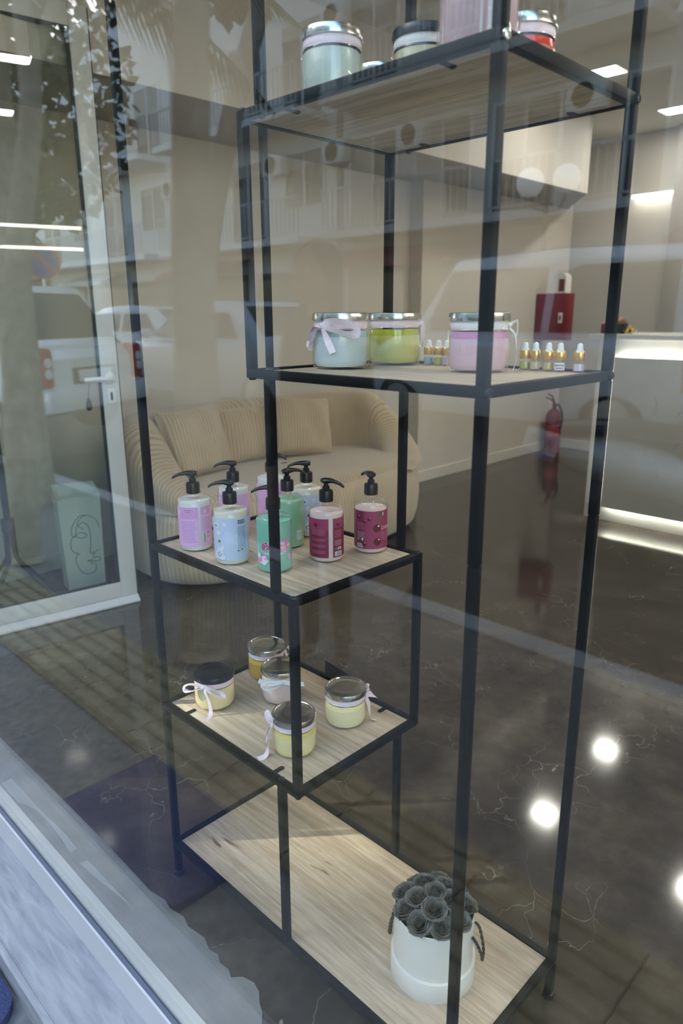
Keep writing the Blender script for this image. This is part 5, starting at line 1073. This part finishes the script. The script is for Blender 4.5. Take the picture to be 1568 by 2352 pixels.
# head: skull, jaw, nose, ears
HC = Vector((0, .025, 1.585))
def ell(c, r, rot=None):
    q = nb(); bmesh.ops.create_uvsphere(q, u_segments=28, v_segments=20, radius=1.0); bmesh.ops.scale(q, verts=q.verts, vec=r); 
    if rot is not None: bmesh.ops.rotate(q, verts=q.verts, cent=(0, 0, 0), matrix=rot)
    bmesh.ops.translate(q, verts=q.verts, vec=c); me_ = bpy.data.meshes.new('k'); q.to_mesh(me_); q.free(); bm.from_mesh(me_); bpy.data.meshes.remove(me_)
ell(HC + Vector((0, -.012, .018)), (.074, .092, .090)); ell(HC + Vector((0, .022, -.038)), (.058, .066, .072)); ell(HC + Vector((0, .048, -.086)), (.030, .030, .022)); ell(HC + Vector((0, .094, -.022)), (.011, .016, .020)); ell(HC + Vector((0, .086, .0)), (.008, .012, .026)); ell(HC + Vector((0, .084, -.060)), (.022, .009, .005)); ell(HC + Vector((0, .082, -.070)), (.019, .010, .006))
for s in (-1, 1): ell(HC + Vector((s * .074, -.006, -.012)), (.009, .018, .030)); ell(HC + Vector((s * .034, .070, .022)), (.022, .012, .006)); ell(HC + Vector((s * .04, .055, -.03)), (.022, .022, .022))
me = bpy.data.meshes.new('pp'); bm.to_mesh(me); bm.free(); o = bpy.data.objects.new('pp', me); COL.objects.link(o)
rm = o.modifiers.new('r', 'REMESH'); rm.mode = 'VOXEL'; rm.voxel_size = .0075; sm = o.modifiers.new('s', 'SMOOTH'); sm.factor = .5; sm.iterations = 3
dg = bpy.context.evaluated_depsgraph_get(); dg.update(); body_me = bpy.data.meshes.new_from_object(o.evaluated_get(dg)); bpy.data.objects.remove(o); bpy.data.meshes.remove(me)
body_me.name = 'body'; M['skin'] = mat('skin', (.52, .32, .23, 1), .5, spec=.35, sss=.1); M['cloth'] = mat('black_cloth', (.012, .012, .014, 1), .9, spec=.1, sheen=.0); M['shoe'] = mat('black_shoe', (.015, .015, .015, 1), .5)
body_me.materials.clear()
for k in ('skin', 'cloth', 'shoe'): body_me.materials.append(M[k])
for p in body_me.polygons:
    c = p.center; p.use_smooth = True
    p.material_index = 2 if c.z < .075 else 0 if (c.z > 1.43 or (c.z < .845 and abs(c.x) > .17 and c.y > .05)) else 1
b_ = bpy.data.objects.new('body', body_me); COL.objects.link(b_); b_.parent = per
# clothing: loose top hem and trousers as shells, hair, eyes
def sect(rows, n=36):
    bm = nb(); rg = []
    for z, cx, cy, rx, ry in rows: rg.append([bm.verts.new((cx + rx * cos(2 * pi * k / n), cy + ry * sin(2 * pi * k / n), z)) for k in range(n)])
    for A, B in zip(rg, rg[1:]):
        for k in range(n): bm.faces.new((A[k], A[(k + 1) % n], B[(k + 1) % n], B[k]))
    return bm
t_ = obj('jacket', sect([(.80, 0, .005, .190, .135), (.92, 0, .005, .186, .132), (1.05, 0, .008, .168, .122), (1.20, 0, .010, .178, .125), (1.31, 0, .004, .188, .118), (1.37, 0, -.002, .160, .095), (1.415, 0, .0, .095, .072), (1.435, 0, .004, .064, .060)]), M['cloth'], b_, smooth=70)
M['hair'] = mat('brown_hair', (.050, .028, .016, 1), .55, spec=.4)
bm = nb()
def hair(u, v):
    a = 2 * pi * u; ph = v * 1.0
    front = max(0, sin(a)); lim = .50 - .30 * front ** 1.5 + .62 * (1 - front) * (1 if sin(a) < .3 else .6)
    t_h = ph * pi * min(.98, lim * .9); r = Vector((.083 * sin(min(t_h, pi / 2)) * cos(a), .100 * sin(min(t_h, pi / 2)) * sin(a), .100 * cos(t_h)))
    if t_h > pi / 2: r.z = -(t_h - pi / 2) * .135
    w = 1 + .012 * sin(14 * a) * v
    return HC + Vector((0, -.014, .022)) + Vector((r.x * w, r.y * w, r.z))
grid(bm, hair, 72, 20, closed_u=True); obj('hair', bm, M['hair'], b_, smooth=70)
for s in (-1, 1):
    bm = nb(); bmesh.ops.create_uvsphere(bm, u_segments=16, v_segments=12, radius=.0125); bmesh.ops.translate(bm, verts=bm.verts, vec=HC + Vector((s * .031, .070, .002)))
    e_ = obj('eye', bm, mat('eye_white', (.7, .68, .65, 1), .2), b_)
